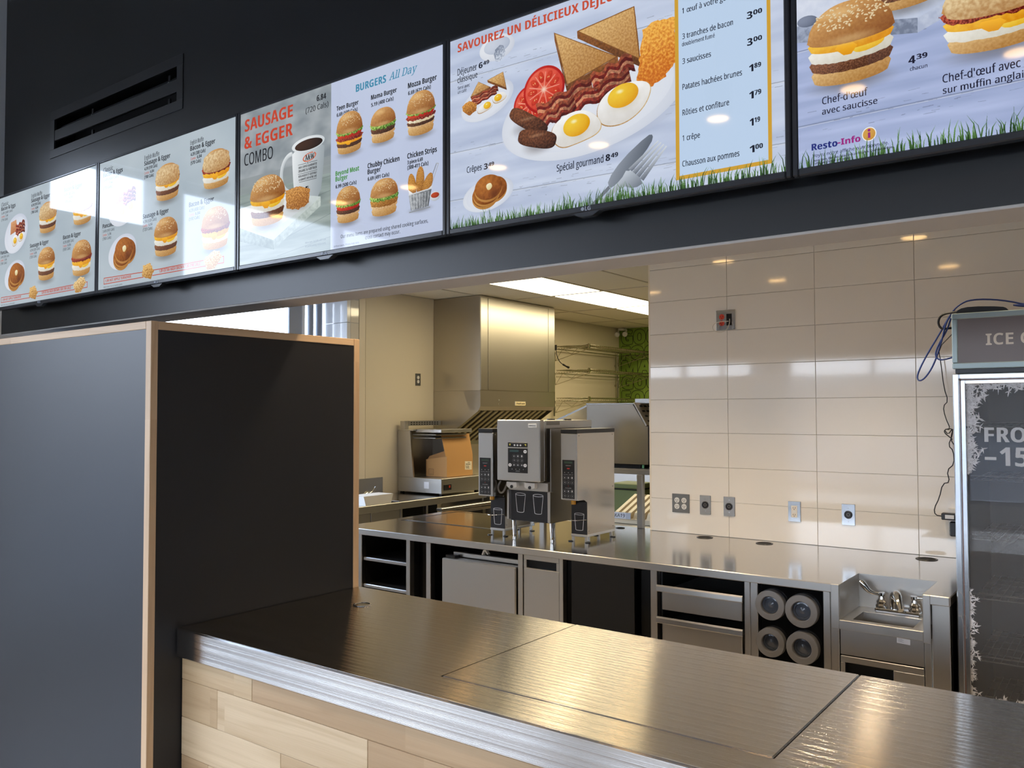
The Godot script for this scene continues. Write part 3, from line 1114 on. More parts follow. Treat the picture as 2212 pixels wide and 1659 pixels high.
func menu_breakfast() -> Image:
	var im := wash(rgb(176, 190, 200), rgb(192, 204, 212), 0.004, 0.006, 41)
	var ink := rgb(44, 46, 52)
	var red := rgb(196, 84, 62)
	text(im, "Classic", 63, 92, 231, 40, ink)
	text(im, "Bacon & Eggs", 63, 136, 397, 38, ink, true)
	text(im, "5.49 (580 Cals)", 66, 176, 330, 24, ink)
	text(im, "Combo", 66, 212, 150, 22, red)
	text(im, "7.44", 165, 212, 225, 24, ink)
	text(im, "(770 Cals)", 66, 248, 220, 24, ink)
	text(im, "English Muffin", 752, 103, 982, 38, ink)
	text(im, "Sausage & Egger", 752, 150, 1148, 38, ink, true)
	text(im, "4.39 (510 Cals)", 754, 192, 955, 26, ink, true)
	text(im, "Combo", 754, 228, 830, 22, red)
	text(im, "6.84", 845, 228, 905, 24, ink, true)
	text(im, "(700 Cals)", 754, 264, 900, 26, ink, true)
	text(im, "English Muffin", 1440, 104, 1623, 35, ink)
	text(im, "Bacon & Egger", 1440, 152, 1779, 38, ink, true)
	text(im, "4.39 (380 Cals)", 1446, 196, 1650, 27, ink, true)
	text(im, "Combo", 1446, 230, 1520, 22, red)
	text(im, "6.84", 1535, 230, 1600, 26, ink, true)
	text(im, "(570 Cals)", 1446, 266, 1590, 27, ink, true)
	text(im, "Pancakes", 65, 600, 278, 38, ink, true)
	text(im, "3.49 (590 Cals)", 66, 640, 268, 24, ink)
	text(im, "Combo", 66, 674, 140, 22, red)
	text(im, "5.94", 155, 674, 215, 24, ink)
	text(im, "(780 Cals)", 66, 708, 215, 24, ink)
	text(im, "Sausage & Egger", 739, 606, 1132, 38, ink, true)
	text(im, "4.39 (530 Cals)", 741, 646, 950, 25, ink)
	text(im, "Combo", 741, 680, 815, 22, red)
	text(im, "6.84", 830, 680, 890, 24, ink)
	text(im, "(720 Cals)", 741, 714, 890, 25, ink)
	text(im, "Bacon & Egger", 1430, 608, 1769, 38, ink, true)
	text(im, "4.39 (400 Cals)", 1432, 650, 1640, 26, ink)
	text(im, "Combo", 1432, 684, 1505, 22, red)
	text(im, "6.84", 1520, 684, 1585, 24, ink)
	text(im, "(590 Cals)", 1432, 718, 1580, 26, ink)
	# bacon and eggs plate
	plate(im, Vector2(420, 420), 270, 190, -0.3)
	poly(im, [Vector2(300, 290), Vector2(420, 275), Vector2(450, 390), Vector2(290, 420)], rgb(226, 170, 120), rgb(190, 120, 76), Vector2(0.3, 1), 0.5, 0.04)
	bacon(im, Vector2(420, 370), Vector2(620, 330), 66, 0.4)
	bacon(im, Vector2(410, 420), Vector2(620, 390), 60, 1.4)
	fried_egg(im, [Vector2(330, 450), Vector2(450, 420), Vector2(470, 520), Vector2(350, 560)], Vector2(400, 490), Vector2(38, 32), 0.0)
	fried_egg(im, [Vector2(470, 430), Vector2(600, 420), Vector2(590, 500), Vector2(480, 520)], Vector2(540, 462), Vector2(38, 32), 0.0)
	plate(im, Vector2(405, 850), 235, 150, -0.2)
	pancakes(im, Vector2(440, 840), 155)
	muffin(im, 1110, 500, 370, 300, ["sausage", "egg", "cheese"])
	muffin(im, 1795, 510, 370, 300, ["egg", "cheese", "bacon"])
	burger(im, 1095, 965, 360, 320, ["sausage", "egg", "cheese"], 50)
	burger(im, 1790, 990, 370, 330, ["egg", "cheese", "bacon"], 50)
	# boxed strip of extras
	for l in [[96, 1054, 744, 1064], [916, 1064, 1640, 1060], [1870, 1058, 1907, 1058], [98, 1108, 760, 1108], [900, 1108, 1907, 1108]]:
		line(im, Vector2(l[0], l[1]), Vector2(l[2], l[3]), 7, red)
	line(im, Vector2(99, 1052), Vector2(99, 1111), 8, red)
	line(im, Vector2(1907, 1055), Vector2(1907, 1111), 8, red)
	text(im, "1.99 HOT APPLE TURNOVER", 124, 1093, 560, 24, red, true)
	text(im, "1.89 EXTRA HASH BROWN 1.00 (190 CALS)", 1000, 1094, 1600, 26, red, true)
	poly(im, wob([Vector2(750, 1010), Vector2(870, 1000), Vector2(925, 1075), Vector2(860, 1140), Vector2(740, 1100)], 7), rgb(246, 204, 130), rgb(166, 112, 50), Vector2(0.3, 1), 1.0, 0.05)
	poly(im, wob([Vector2(1640, 1060), Vector2(1760, 1000), Vector2(1850, 1010), Vector2(1880, 1060), Vector2(1790, 1140), Vector2(1690, 1145)], 7), rgb(252, 224, 166), rgb(176, 122, 56), Vector2(0.3, 1), 1.0, 0.05)
	text(im, "Before taxes. See our nutrition poster.", 96, 1142, 420, 14, rgb(90, 96, 104))
	return im


func menu_burgers() -> Image:
	var im := wash(rgb(196, 206, 232), rgb(202, 212, 236), 0.003, 0.004, 44)
	# combo picture on the first half
	var lf := wash(rgb(134, 144, 150), rgb(178, 184, 188), 0.012, 0.02, 45)
	im.blit_rect(lf, Rect2i(0, 0, 1025, 560), Vector2i.ZERO)
	var wd := wash(rgb(132, 146, 142), rgb(176, 188, 184), 0.004, 0.05, 46)
	im.blit_rect(wd, Rect2i(0, 560, 1025, 592), Vector2i(0, 560))
	for y in 120:
		line(im, Vector2(0, 500 + y), Vector2(1025, 500 + y), 1.5, rgb(150, 158, 160), 0.5)
	for l in [[540, 1010, 1025, 900], [0, 690, 1025, 640], [560, 800, 1025, 740], [450, 1130, 1025, 1060]]:
		line(im, Vector2(l[0], l[1]), Vector2(l[2], l[3]), 3, rgb(100, 112, 112), 0.6)
	var red := rgb(206, 70, 44)
	var ink := rgb(30, 31, 36)
	text(im, "SAUSAGE", 54, 142, 615, 88, red, true)
	text(im, "& EGGER", 50, 276, 615, 90, red, true)
	text(im, "COMBO", 50, 404, 391, 92, ink)
	text(im, "6.84", 875, 92, 972, 40, ink, true)
	text(im, "(720 Cals)", 757, 153, 996, 38, ink)
	# mug of coffee
	for k in 44:
		var a := 1.75 + k * 0.068
		ell(im, Vector2(604 + cos(a) * 112, 550 - sin(a) * -136), 17, 17, 0, rgb(188, 196, 200), rgb(246, 250, 252))
	soft(im, Vector2(800, 770), 240, 60, rgb(70, 80, 84), 0.55)
	poly(im, curve([Vector2(608, 372), Vector2(960, 372), Vector2(950, 560), Vector2(916, 770), Vector2(780, 800), Vector2(646, 770), Vector2(618, 560)], 1), rgb(244, 248, 250), rgb(158, 168, 174), Vector2(1, 0.2))
	ell(im, Vector2(784, 372), 176, 52, 0, rgb(206, 214, 218), rgb(252, 254, 255))
	ell(im, Vector2(790, 378), 148, 38, 0, rgb(20, 12, 8), rgb(92, 62, 44))
	for k in 40:
		var a := -0.6 + k * 0.15
		ell(im, Vector2(800, 468) + Vector2(cos(a) * 66, sin(a) * 27 - cos(a) * 7), 5, 3.6, 0, rgb(214, 84, 34), rgb(226, 96, 44))
	text(im, "A&W", 752, 487, 852, 38, rgb(26, 22, 20), true, true)
	for l in [[678, 508, 770], [796, 508, 884], [678, 574, 884], [690, 632, 878]]:
		line(im, Vector2(l[0], l[1]), Vector2(l[2], l[1]), 3, rgb(60, 60, 62))
	ell(im, Vector2(783, 508), 5, 5, 0, rgb(50, 50, 50), rgb(60, 60, 60))
	text(im, "OUR COFFEE GUARANTEE", 682, 536, 880, 16, rgb(50, 50, 52), true)
	text(im, "ORGANIC & FAIRTRADE", 682, 562, 880, 18, rgb(50, 50, 52), true)
	text(im, "BIOLOGIQUE ET EQUITABLE", 684, 598, 880, 15, rgb(50, 50, 52), true)
	text(im, "LA GARANTIE SUR NOTRE CAFE", 686, 622, 878, 15, rgb(50, 50, 52), true)
	poly(im, [Vector2(760, 672), Vector2(792, 672), Vector2(792, 708), Vector2(760, 708)], rgb(28, 28, 28), rgb(28, 28, 28))
	line(im, Vector2(764, 704), Vector2(788, 676), 5, rgb(220, 224, 226))
	# board with sandwich and hash brown
	poly(im, [Vector2(0, 866), Vector2(403, 1008), Vector2(412, 1078), Vector2(0, 968)], rgb(176, 190, 182), rgb(120, 134, 128), Vector2(0, 1), 0.5, 0.02)
	poly(im, [Vector2(403, 1008), Vector2(921, 768), Vector2(922, 832), Vector2(412, 1078)], rgb(206, 216, 210), rgb(150, 164, 158), Vector2(0, 1), 0.5, 0.02)
	poly(im, [Vector2(0, 866), Vector2(403, 1008), Vector2(921, 768), Vector2(560, 690), Vector2(0, 720)], rgb(232, 238, 238), rgb(202, 212, 210), Vector2(0.3, 1), 0.2, 0.01)
	poly(im, curve([Vector2(60, 850), Vector2(340, 960), Vector2(880, 770), Vector2(600, 700), Vector2(150, 740)], 1), rgb(246, 248, 250), rgb(214, 220, 224), Vector2(0.2, 1))
	soft(im, Vector2(680, 800), 170, 50, rgb(120, 110, 96), 0.5)
	poly(im, wob([Vector2(540, 668), Vector2(680, 656), Vector2(806, 694), Vector2(798, 792), Vector2(690, 826), Vector2(552, 800)], 5), rgb(226, 166, 92), rgb(156, 96, 40), Vector2(0.3, 1), 1.1, 0.06)
	burger(im, 330, 890, 416, 366, ["sausage", "egg", "cheese"], 110)
	text(im, "Before taxes. Available until 11 am.", 760, 1078, 980, 14, rgb(92, 104, 106))
	text(im, "At participating restaurants.", 760, 1104, 980, 14, rgb(92, 104, 106))
	# second half
	text(im, "BURGERS", 1272, 118, 1555, 49, rgb(62, 142, 176), true)
	text(im, "All Day", 1583, 114, 1822, 50, rgb(62, 142, 176), false, true, 0.28)
	var items := [["Teen Burger", 1081, 205, 1296, 31, "6.69 (500 Cals)", 247, 1289], ["Mama Burger", 1418, 204, 1652, 31, "5.19 (400 Cals)", 251, 1624], ["Mozza Burger", 1753, 206, 1996, 34, "6.69 (621 Cals)", 250, 1948], ["Chubby Chicken", 1387, 655, 1678, 33, "6.69 (491 Cals)", 738, 1587], ["Chicken Strips", 1748, 656, 1998, 33, "(300-411 Cals)", 726, 1928]]
	for t in items:
		text(im, t[0], t[1], t[2], t[3], t[4], ink, true)
		text(im, t[5], t[1] + 1, t[6], t[7], 24, ink, true)
	text(im, "Burger", 1387, 694, 1508, 32, ink, true)
	text(im, "3 piece 6.69", 1749, 692, 1881, 23, ink, true)
	text(im, "Beyond Meat", 1073, 652, 1304, 32, rgb(72, 148, 60), true)
	text(im, "Burger", 1073, 690, 1192, 32, rgb(72, 148, 60), true)
	text(im, "6.99 (500 Cals)", 1074, 738, 1281, 24, ink, true)
	burger(im, 1208, 520, 260, 285, ["patty", "cheese", "bacon", "tomato", "lettuce"], 60)
	burger(im, 1528, 506, 234, 226, ["sauce", "patty", "lettuce"], 0)
	burger(im, 1862, 524, 246, 280, ["sauce", "patty", "mozza", "bacon", "tomato", "lettuce"], 50)
	burger(im, 1198, 988, 240, 246, ["sauce", "patty", "tomato", "lettuce"], 60)
	burger(im, 1540, 990, 256, 242, ["sauce", "chicken", "lettuce"], 60)
	# strips in a small steel basket
	soft(im, Vector2(1860, 992), 130, 30, rgb(100, 100, 104), 0.5)
	line(im, Vector2(1935, 850), Vector2(1996, 728), 5, rgb(130, 132, 136))
	line(im, Vector2(1958, 850), Vector2(2012, 732), 5, rgb(176, 178, 182))
	line(im, Vector2(1994, 728), Vector2(2014, 732), 5, rgb(176, 178, 182))
	for s in [[1790, 838, 34, 82, -0.15], [1858, 812, 36, 88, 0.05], [1920, 850, 36, 78, 0.45]]:
		ell(im, Vector2(s[0], s[1]), s[2], s[3], s[4], rgb(136, 82, 30), rgb(220, 160, 80), 0.6, 0.1)
	poly(im, [Vector2(1756, 856), Vector2(1850, 920), Vector2(1962, 856), Vector2(1950, 900), Vector2(1770, 900)], rgb(252, 252, 252), rgb(214, 216, 222), Vector2(0.4, 1))
	poly(im, [Vector2(1760, 890), Vector2(1956, 876), Vector2(1930, 984), Vector2(1780, 992)], rgb(186, 190, 194), rgb(104, 108, 112), Vector2(1, 0.4), 0.6, 0.03)
	for k in 7:
		line(im, Vector2(1776 + k * 26, 892), Vector2(1790 + k * 21, 988), 2.5, rgb(226, 228, 232))
	line(im, Vector2(1758, 890), Vector2(1958, 876), 7, rgb(222, 224, 228))
	line(im, Vector2(1764, 1002), Vector2(1944, 992), 7, rgb(150, 154, 158))
	ell(im, Vector2(1984, 930), 42, 30, 0, rgb(176, 182, 190), rgb(240, 244, 248))
	ell(im, Vector2(1984, 924), 34, 17, 0, rgb(140, 36, 16), rgb(214, 92, 48))
	text(im, "Our menu items are prepared using shared cooking surfaces,", 1129, 1086, 1926, 24, ink)
	text(im, "cross contact may occur.", 1367, 1122, 1686, 24, ink)
	text(im, "Before taxes. Prices may vary.", 1060, 1140, 1310, 13, rgb(110, 116, 132))
	return im


func price(im: Image, x0: float, yb: float, x1: float, cap: float, a: String, b: String, c: Color):
	var m := x0 + (x1 - x0) * 0.36
	text(im, a, x0, yb, m, cap, c, true)
	text(im, b, m + 5, yb - cap * 0.38, x1, cap * 0.66, c, true)


func menu_dejeuner() -> Image:
	var im := wash(rgb(184, 196, 222), rgb(214, 224, 244), 0.004, 0.03, 50)
	planks(im, [250, 690, 980], 0.02, rgb(176, 186, 204))
	ell(im, Vector2(360, 130), 130, 76, 0, rgb(206, 212, 226), rgb(248, 250, 254))
	ell(im, Vector2(360, 118), 96, 48, 0, rgb(176, 186, 206), rgb(222, 228, 240))
	poly(im, curve([Vector2(330, 150), Vector2(400, 110), Vector2(430, 190), Vector2(360, 230)], 1), rgb(130, 140, 160), rgb(214, 222, 236), Vector2(0.4, 1), 0.8, 0.06)
	var red := rgb(206, 80, 54)
	var ink := rgb(20, 24, 40)
	text(im, "SAVOUREZ UN DÉLICIEUX DÉJEUNER", 60, 82, 1290, 50, red, true)
	text(im, "Déjeuner", 58, 224, 209, 40, ink)
	price(im, 224, 222, 302, 34, "6", "49", ink)
	text(im, "classique", 58, 270, 213, 36, ink)
	text(im, "Servi avec", 60, 311, 154, 20, ink)
	text(im, "un café", 60, 336, 128, 20, ink)
	# small plate
	plate(im, Vector2(285, 428), 200, 104, -0.22)
	toast(im, Vector2(221, 300), Vector2(160, 378), Vector2(312, 352), Vector2(6, 16))
	toast(im, Vector2(288, 307), Vector2(406, 284), Vector2(429, 384), Vector2(4, 14))
	bacon(im, Vector2(170, 402), Vector2(370, 368), 34, 0.0)
	bacon(im, Vector2(180, 424), Vector2(360, 388), 30, 1.0)
	fried_egg(im, [Vector2(320, 410), Vector2(410, 396), Vector2(440, 440), Vector2(340, 466)], Vector2(368, 428), Vector2(28, 21), 0.0)
	fried_egg(im, [Vector2(210, 460), Vector2(300, 425), Vector2(340, 470), Vector2(220, 500)], Vector2(288, 456), Vector2(28, 21), 0.0)
	poly(im, wob([Vector2(96, 420), Vector2(150, 398), Vector2(212, 430), Vector2(204, 470), Vector2(150, 490), Vector2(98, 450)], 3), rgb(226, 160, 76), rgb(150, 90, 34), Vector2(0.3, 1), 0.8, 0.07)
	# big plate
	ell(im, Vector2(960, 690), 560, 170, 0.0, rgb(196, 206, 228), rgb(232, 238, 250), 0.0, 0.05, 0.5)
	plate(im, Vector2(985, 600), 590, 272, -0.10)
	toast(im, Vector2(915, 186), Vector2(1268, 150), Vector2(1300, 440), Vector2(2, 40))
	toast(im, Vector2(763, 152), Vector2(1168, 390), Vector2(846, 470), Vector2(4, 46))
	poly(im, [Vector2(846, 500), Vector2(1168, 420), Vector2(1172, 440), Vector2(850, 540)], rgb(176, 120, 64), rgb(84, 48, 22), Vector2(0, 1), 0.6, 0.06)
	tomato(im, Vector2(600, 520), 118, 112)
	tomato(im, Vector2(693, 455), 140, 132)
	poly(im, wob([Vector2(1318, 284), Vector2(1400, 262), Vector2(1500, 272), Vector2(1500, 500), Vector2(1440, 560), Vector2(1360, 600), Vector2(1282, 545), Vector2(1296, 420)], 7), rgb(250, 188, 84), rgb(206, 108, 26), Vector2(0.2, 1), 0.8, 0.05)
	bacon(im, Vector2(1010, 500), Vector2(1260, 436), 96, 0.2)
	bacon(im, Vector2(650, 590), Vector2(1010, 500), 100, 1.2)
	bacon(im, Vector2(830, 600), Vector2(1240, 510), 92, 2.3)
	bacon(im, Vector2(660, 640), Vector2(900, 580), 84, 3.1)
	fried_egg(im, [Vector2(1030, 640), Vector2(1100, 560), Vector2(1230, 535), Vector2(1372, 570), Vector2(1330, 690), Vector2(1200, 760), Vector2(1060, 740)], Vector2(1196, 604), Vector2(92, 62), -0.1)
	fried_egg(im, [Vector2(728, 700), Vector2(820, 630), Vector2(960, 620), Vector2(1064, 700), Vector2(1060, 770), Vector2(930, 800), Vector2(790, 815)], Vector2(908, 702), Vector2(86, 60), -0.05)
	sausage(im, Vector2(470, 540), Vector2(700, 690), 44)
	sausage(im, Vector2(530, 690), Vector2(760, 760), 50)
	# pancakes
	plate(im, Vector2(290, 985), 190, 96, -0.12)
	pancakes(im, Vector2(300, 950), 108)
	text(im, "Crêpes", 131, 832, 245, 37, ink)
	price(im, 263, 834, 338, 34, "3", "49", ink)
	text(im, "Spécial gourmand", 778, 936, 1076, 39, ink)
	price(im, 1090, 934, 1165, 35, "8", "49", ink)
	# knife and fork
	poly(im, curve([Vector2(1372, 846), Vector2(1340, 842), Vector2(1190, 940), Vector2(1100, 1038), Vector2(1112, 1084), Vector2(1150, 1070), Vector2(1270, 980), Vector2(1360, 890)], 1), rgb(150, 158, 170), rgb(96, 104, 116), Vector2(1, 0.6))
	line(im, Vector2(1112, 1075), Vector2(1000, 1160), 20, rgb(120, 126, 136))
	for k in 4:
		var tp := Vector2(1400 + k * 15, 884 + k * 12)
		var rt := Vector2(1236 + k * 22, 1006 + k * 20)
		poly(im, [tp - Vector2(2, 3), tp + Vector2(3, 3), rt + Vector2(11, 9), rt - Vector2(10, 9)], rgb(222, 228, 236), rgb(104, 112, 124), Vector2(0.5, 1))
	poly(im, curve([Vector2(1222, 990), Vector2(1322, 1082), Vector2(1260, 1108), Vector2(1190, 1080), Vector2(1060, 1162), Vector2(1040, 1150), Vector2(1180, 1050)], 1), rgb(206, 214, 224), rgb(120, 128, 140), Vector2(0.6, 1))
	# boxed list of extras
	im.fill_rect(Rect2i(1496, 0, 490, 1104), rgb(214, 164, 50))
	im.fill_rect(Rect2i(1516, 0, 452, 1085), rgb(196, 218, 244))
	text(im, "Extras", 1537, 120, 1690, 40, ink, true)
	text(im, "1 œuf à votre goût", 1537, 268, 1800, 27, ink)
	price(im, 1876, 262, 1946, 32, "1", "89", ink)
	text(im, "3 tranches de bacon", 1537, 398, 1802, 28, ink)
	text(im, "doublement fumé", 1535, 434, 1708, 21, ink)
	price(im, 1872, 392, 1946, 34, "3", "00", ink)
	text(im, "3 saucisses", 1536, 524, 1688, 28, ink)
	price(im, 1872, 521, 1944, 34, "3", "00", ink)
	text(im, "Patates hachées brunes", 1535, 654, 1844, 29, ink)
	price(im, 1880, 648, 1938, 34, "1", "89", ink)
	text(im, "Rôties et confiture", 1534, 784, 1778, 29, ink)
	price(im, 1879, 778, 1937, 35, "1", "79", ink)
	text(im, "1 crêpe", 1533, 912, 1626, 28, ink)
	price(im, 1880, 908, 1930, 35, "1", "19", ink)
	text(im, "Chausson aux pommes", 1531, 1041, 1827, 29, ink)
	price(im, 1878, 1036, 1942, 34, "1", "00", ink)
	grass(im, 1152, 105, 560)
	return im


func menu_chef() -> Image:
	var im := wash(rgb(158, 172, 210), rgb(190, 202, 238), 0.004, 0.05, 60)
	planks(im, [300, 612, 960], -0.01, rgb(150, 162, 196))
	# board behind
	poly(im, [Vector2(0, 492), Vector2(509, 596), Vector2(640, 556), Vector2(1100, 380), Vector2(500, 300), Vector2(0, 330)], rgb(226, 232, 246), rgb(196, 206, 228), Vector2(0.4, 1), 0.3, 0.02)
	poly(im, [Vector2(0, 492), Vector2(509, 596), Vector2(508, 660), Vector2(0, 570)], rgb(168, 178, 200), rgb(120, 130, 152), Vector2(0, 1), 0.8, 0.03)
	poly(im, [Vector2(509, 596), Vector2(1100, 400), Vector2(1100, 452), Vector2(508, 660)], rgb(232, 238, 250), rgb(178, 188, 212), Vector2(0, 1), 0.4, 0.02)
	ell(im, Vector2(48, 482), 46, 26, 0.1, rgb(90, 98, 118), rgb(150, 160, 182))
	burger(im, 460, 540, 300, 250, ["sausage", "egg", "cheese"], 40)
	burger(im, 232, 808, 376, 366, ["sausage", "egg", "cheese"], 130)
	muffin(im, 800, 806, 400, 330, ["egg", "cheese", "bacon"])
	muffin(im, 1420, 790, 400, 330, ["egg", "cheese", "bacon"])
	var ink := rgb(24, 22, 44)
	price(im, 471, 786, 544, 33, "4", "39", ink)
	text(im, "chacun", 476, 816, 543, 16, ink)
	text(im, "Chef-d'œuf", 109, 880, 303, 33, ink)
	text(im, "avec saucisse", 108, 926, 343, 28, ink)
	text(im, "Chef-d'œuf avec", 600, 898, 879, 35, ink)
	text(im, "sur muffin anglais", 600, 944, 906, 29, ink)
	text(im, "Resto", 60, 1080, 172, 30, rgb(34, 44, 124), true)
	text(im, "-Info", 174, 1078, 270, 28, rgb(160, 40, 130), true)
	ell(im, Vector2(307, 1053), 30, 31, 0, rgb(250, 250, 250), rgb(255, 255, 255))
	ell(im, Vector2(307, 1053), 26, 27, 0, rgb(206, 150, 60), rgb(222, 170, 84))
	ell(im, Vector2(307, 1036), 6, 6, 0, rgb(150, 30, 120), rgb(160, 40, 130))
	im.fill_rect(Rect2i(302, 1046, 10, 24), rgb(156, 36, 126))
	text(im, "Voyez notre affiche nutritionnelle.", 63, 1112, 386, 14, rgb(50, 54, 90))
	grass(im, 1152, 110, 380)
	text(im, "Avant taxes. Dans les restaurants participants. Quantités limitées.", 66, 1132, 408, 9, ink)
	text(im, "L'offre peut changer sans préavis.", 66, 1146, 230, 9, ink)
	return im


func screens():
	var pics := [menu_breakfast(), menu_burgers(), menu_dejeuner(), menu_chef()]
	var use := [0, 0, 1, 2, 3]
	var names := ["glare-washed wall menu screen at the row's end beside the outside wall", "wall menu screen with breakfast egg sandwiches, hung between two others below the air grille", "wall menu screen with a coffee mug combo and a grid of six burgers", "wall menu screen with a big breakfast plate of toast, bacon and eggs", "wall menu screen with two large egg sandwiches above the words Resto-Info"]
	for k in 5:
		var xl := -5.034 + 1.0995 * k
		var xr := xl + 1.068
		var yt := 2.827
		var yb := 2.224
		var m := mat("picture%d" % k, Color(0.02, 0.02, 0.022), 0.045)
		m.emission_enabled = true
		m.emission = Color.BLACK
		m.emission_texture = tex(pics[use[k]])
		m.emission_energy_multiplier = SCREEN
		var t = thing("menu_screen", names[k], "screen", Vector3((xl + xr) * 0.5, yb - 0.018, -2.09), "menu screens on the black wall")
		var b := MB.new()
		b.quad_uv(Vector3(xl, yb, -2.007), Vector3(xr, yb, -2.007), Vector3(xr, yt, -2.007), Vector3(xl, yt, -2.007), Vector3.BACK)
		part("display", b, m, t)
		var o := 0.0148
		b = bx(xl - o, xl, yb - 0.018, yt + 0.011, -2.03, -2.003, 0.003)
		add(b, xr, xr + o, yb - 0.018, yt + 0.011, -2.03, -2.003, 0.003)
		add(b, xl - 0.001, xr + 0.001, yt, yt + 0.011, -2.03, -2.0035, 0.003)
		add(b, xl - 0.001, xr + 0.001, yb - 0.018, yb, -2.03, -2.0035, 0.003)
		part("bezel", b, M["bezel"], t)
		part("housing", bx(xl + 0.01, xr - 0.01, yb - 0.005, yt, -2.075, -2.012, 0.01), M["black plastic"], t)
		part("wall_mount", bx(xl + 0.3, xr - 0.3, 2.42, 2.66, -2.0895, -2.07, 0.002), M["dull metal"], t)
		var xc := (xl + xr) * 0.5 - 0.03
		b = MB.new()
		b.prism([Vector2(-0.045, 0), Vector2(0.045, 0), Vector2(0.022, -0.012), Vector2(-0.022, -0.012)], Vector3(xc, yb - 0.018, -2.028), Vector3.RIGHT, Vector3.UP, Vector3(0, 0, 0.022))
		part("badge", b, M["bezel"], t)
		var tm := TextMesh.new()
		tm.font = face_of(true, false)
		tm.text = "LG"
		tm.font_size = 24
		tm.pixel_size = 0.0007
		tm.depth = 0.0006
		var lo := MeshInstance3D.new()
		lo.name = "logo_letters"
		lo.mesh = tm
		lo.material_override = M["frame gray"]
		t.add_child(lo)
		lo.position = Vector3(xc + 0.008, yb - 0.009, -2.0028) - t.position
		b = MB.new()
		b.lathe([Vector2(0.0052, 0), Vector2(0.0052, 0.001), Vector2(0, 0.001)], Vector3(xc - 0.009, yb - 0.009, -2.0034), Vector3.BACK, 20)
		part("logo_disc", b, M["frame gray"], t)


func menu_wall_bits():
	# recessed two-slot air grille
	var t = thing("air_vent", "flush black two-slot air grille in the dark wall above the screens", "air vent", Vector3(-3.998, 2.995, -2.09))
	var b := bx(-4.62, -3.375, 2.995, 3.040, -2.10, -2.0865, 0.001)
	add(b, -4.62, -3.375, 3.198, 3.245, -2.10, -2.0865, 0.001)
	add(b, -4.62, -4.575, 3.040, 3.198, -2.10, -2.0865, 0.001)
	add(b, -3.423, -3.375, 3.040, 3.198, -2.10, -2.0865, 0.001)
	part("frame", b, M["vent black"], t)
	part("bar", bx(-4.575, -3.423, 3.084, 3.141, -2.105, -2.089, 0.002), M["vent black"], t)
	part("backing", bx(-4.619, -3.376, 2.996, 3.244, -2.229, -2.22, 0.0), M["void"], t)
	for y in [3.058, 3.166]:
		part("slat", bx(-4.575, -3.423, y - 0.003, y + 0.003, -2.17, -2.12, 0.001), M["void"], t)
		for x in [-4.24, -3.54]:
			part("bracket", bx(x - 0.008, x + 0.008, y - 0.022, y + 0.028, -2.13, -2.12, 0.001), M["vent black"], t)
			b = MB.new()
			b.lathe([Vector2(0.007, 0), Vector2(0.006, 0.004), Vector2(0, 0.005)], Vector3(x, y - 0.008, -2.12), Vector3.BACK, 12)
			part("screw", b, M["aluminium"], t)


# ------------------------------------------------------------------ order counter
func partition():
	var t = thing("partition", "tall black laminate partition edged with pale wood at the counter end", "partition", Vector3(-3.7, 0, -2.03))
	part("front_panel", bx(-4.7, -2.713, 0.0, 1.930, -1.70, -1.5525, 0.0), M["black laminate"], t)
	part("side_panel", bx(-2.80, -2.6825, 0.0, 1.928, -2.472, -1.576, 0.0), M["black laminate"], t)
	part("back_panel", bx(-4.7, -2.712, 0.0, 1.930, -2.504, -2.48, 0.0), M["gray laminate"], t)
	var b := bx(-4.7, -2.7135, 1.930, 1.957, -1.60, -1.55, 0.0015)
	part("front_rail", b, M["trim wood"], t)
	b = MB.new()
	b.uo = Vector2(0.37, 0.11)
	b.xf = Transform3D(Basis(Vector3.FORWARD, PI / 2), Vector3.ZERO)
	# the post runs upright: its grain follows the height
	b.box(Vector3(-1.957, -2.713, -1.576), Vector3(0.0, -2.68, -1.55), 0.0015)
	part("corner_post", b, M["trim wood"], t)
	b = MB.new()
	b.box(Vector3(-2.712, 1.928, -2.472), Vector3(-2.68, 1.9565, -1.5765), 0.0015)
	part("side_rail", b, M["trim wood"], t)
	b = MB.new()
	b.xf = Transform3D(Basis(Vector3.FORWARD, PI / 2), Vector3.ZERO)
	b.uo = Vector2(0.61, 0.43)
	b.box(Vector3(-1.957, -2.712, -2.504), Vector3(0.0, -2.68, -2.4725), 0.0015)
	part("end_post", b, M["trim wood"], t)
	part("top_panel", bx(-4.7, -2.712, 1.94, 1.954, -2.504, -1.60, 0.0), M["black laminate"], t)


func ring(at: Vector3, r: float, m: Material, hole: Material, t: Node, deep := 0.03):
	var b := MB.new()
	b.lathe([Vector2(r, 0.0), Vector2(r * 0.96, 0.003), Vector2(r * 0.84, 0.0035), Vector2(r * 0.78, 0.0012), Vector2(r * 0.78, 0.0006)], at, Vector3.UP, 36)
	part("ring", b, m, t)
	b = MB.new()
	b.lathe([Vector2(r * 0.79, 0.0012), Vector2(0, 0.0009)], at, Vector3.UP, 36)
	part("hole", b, hole, t)


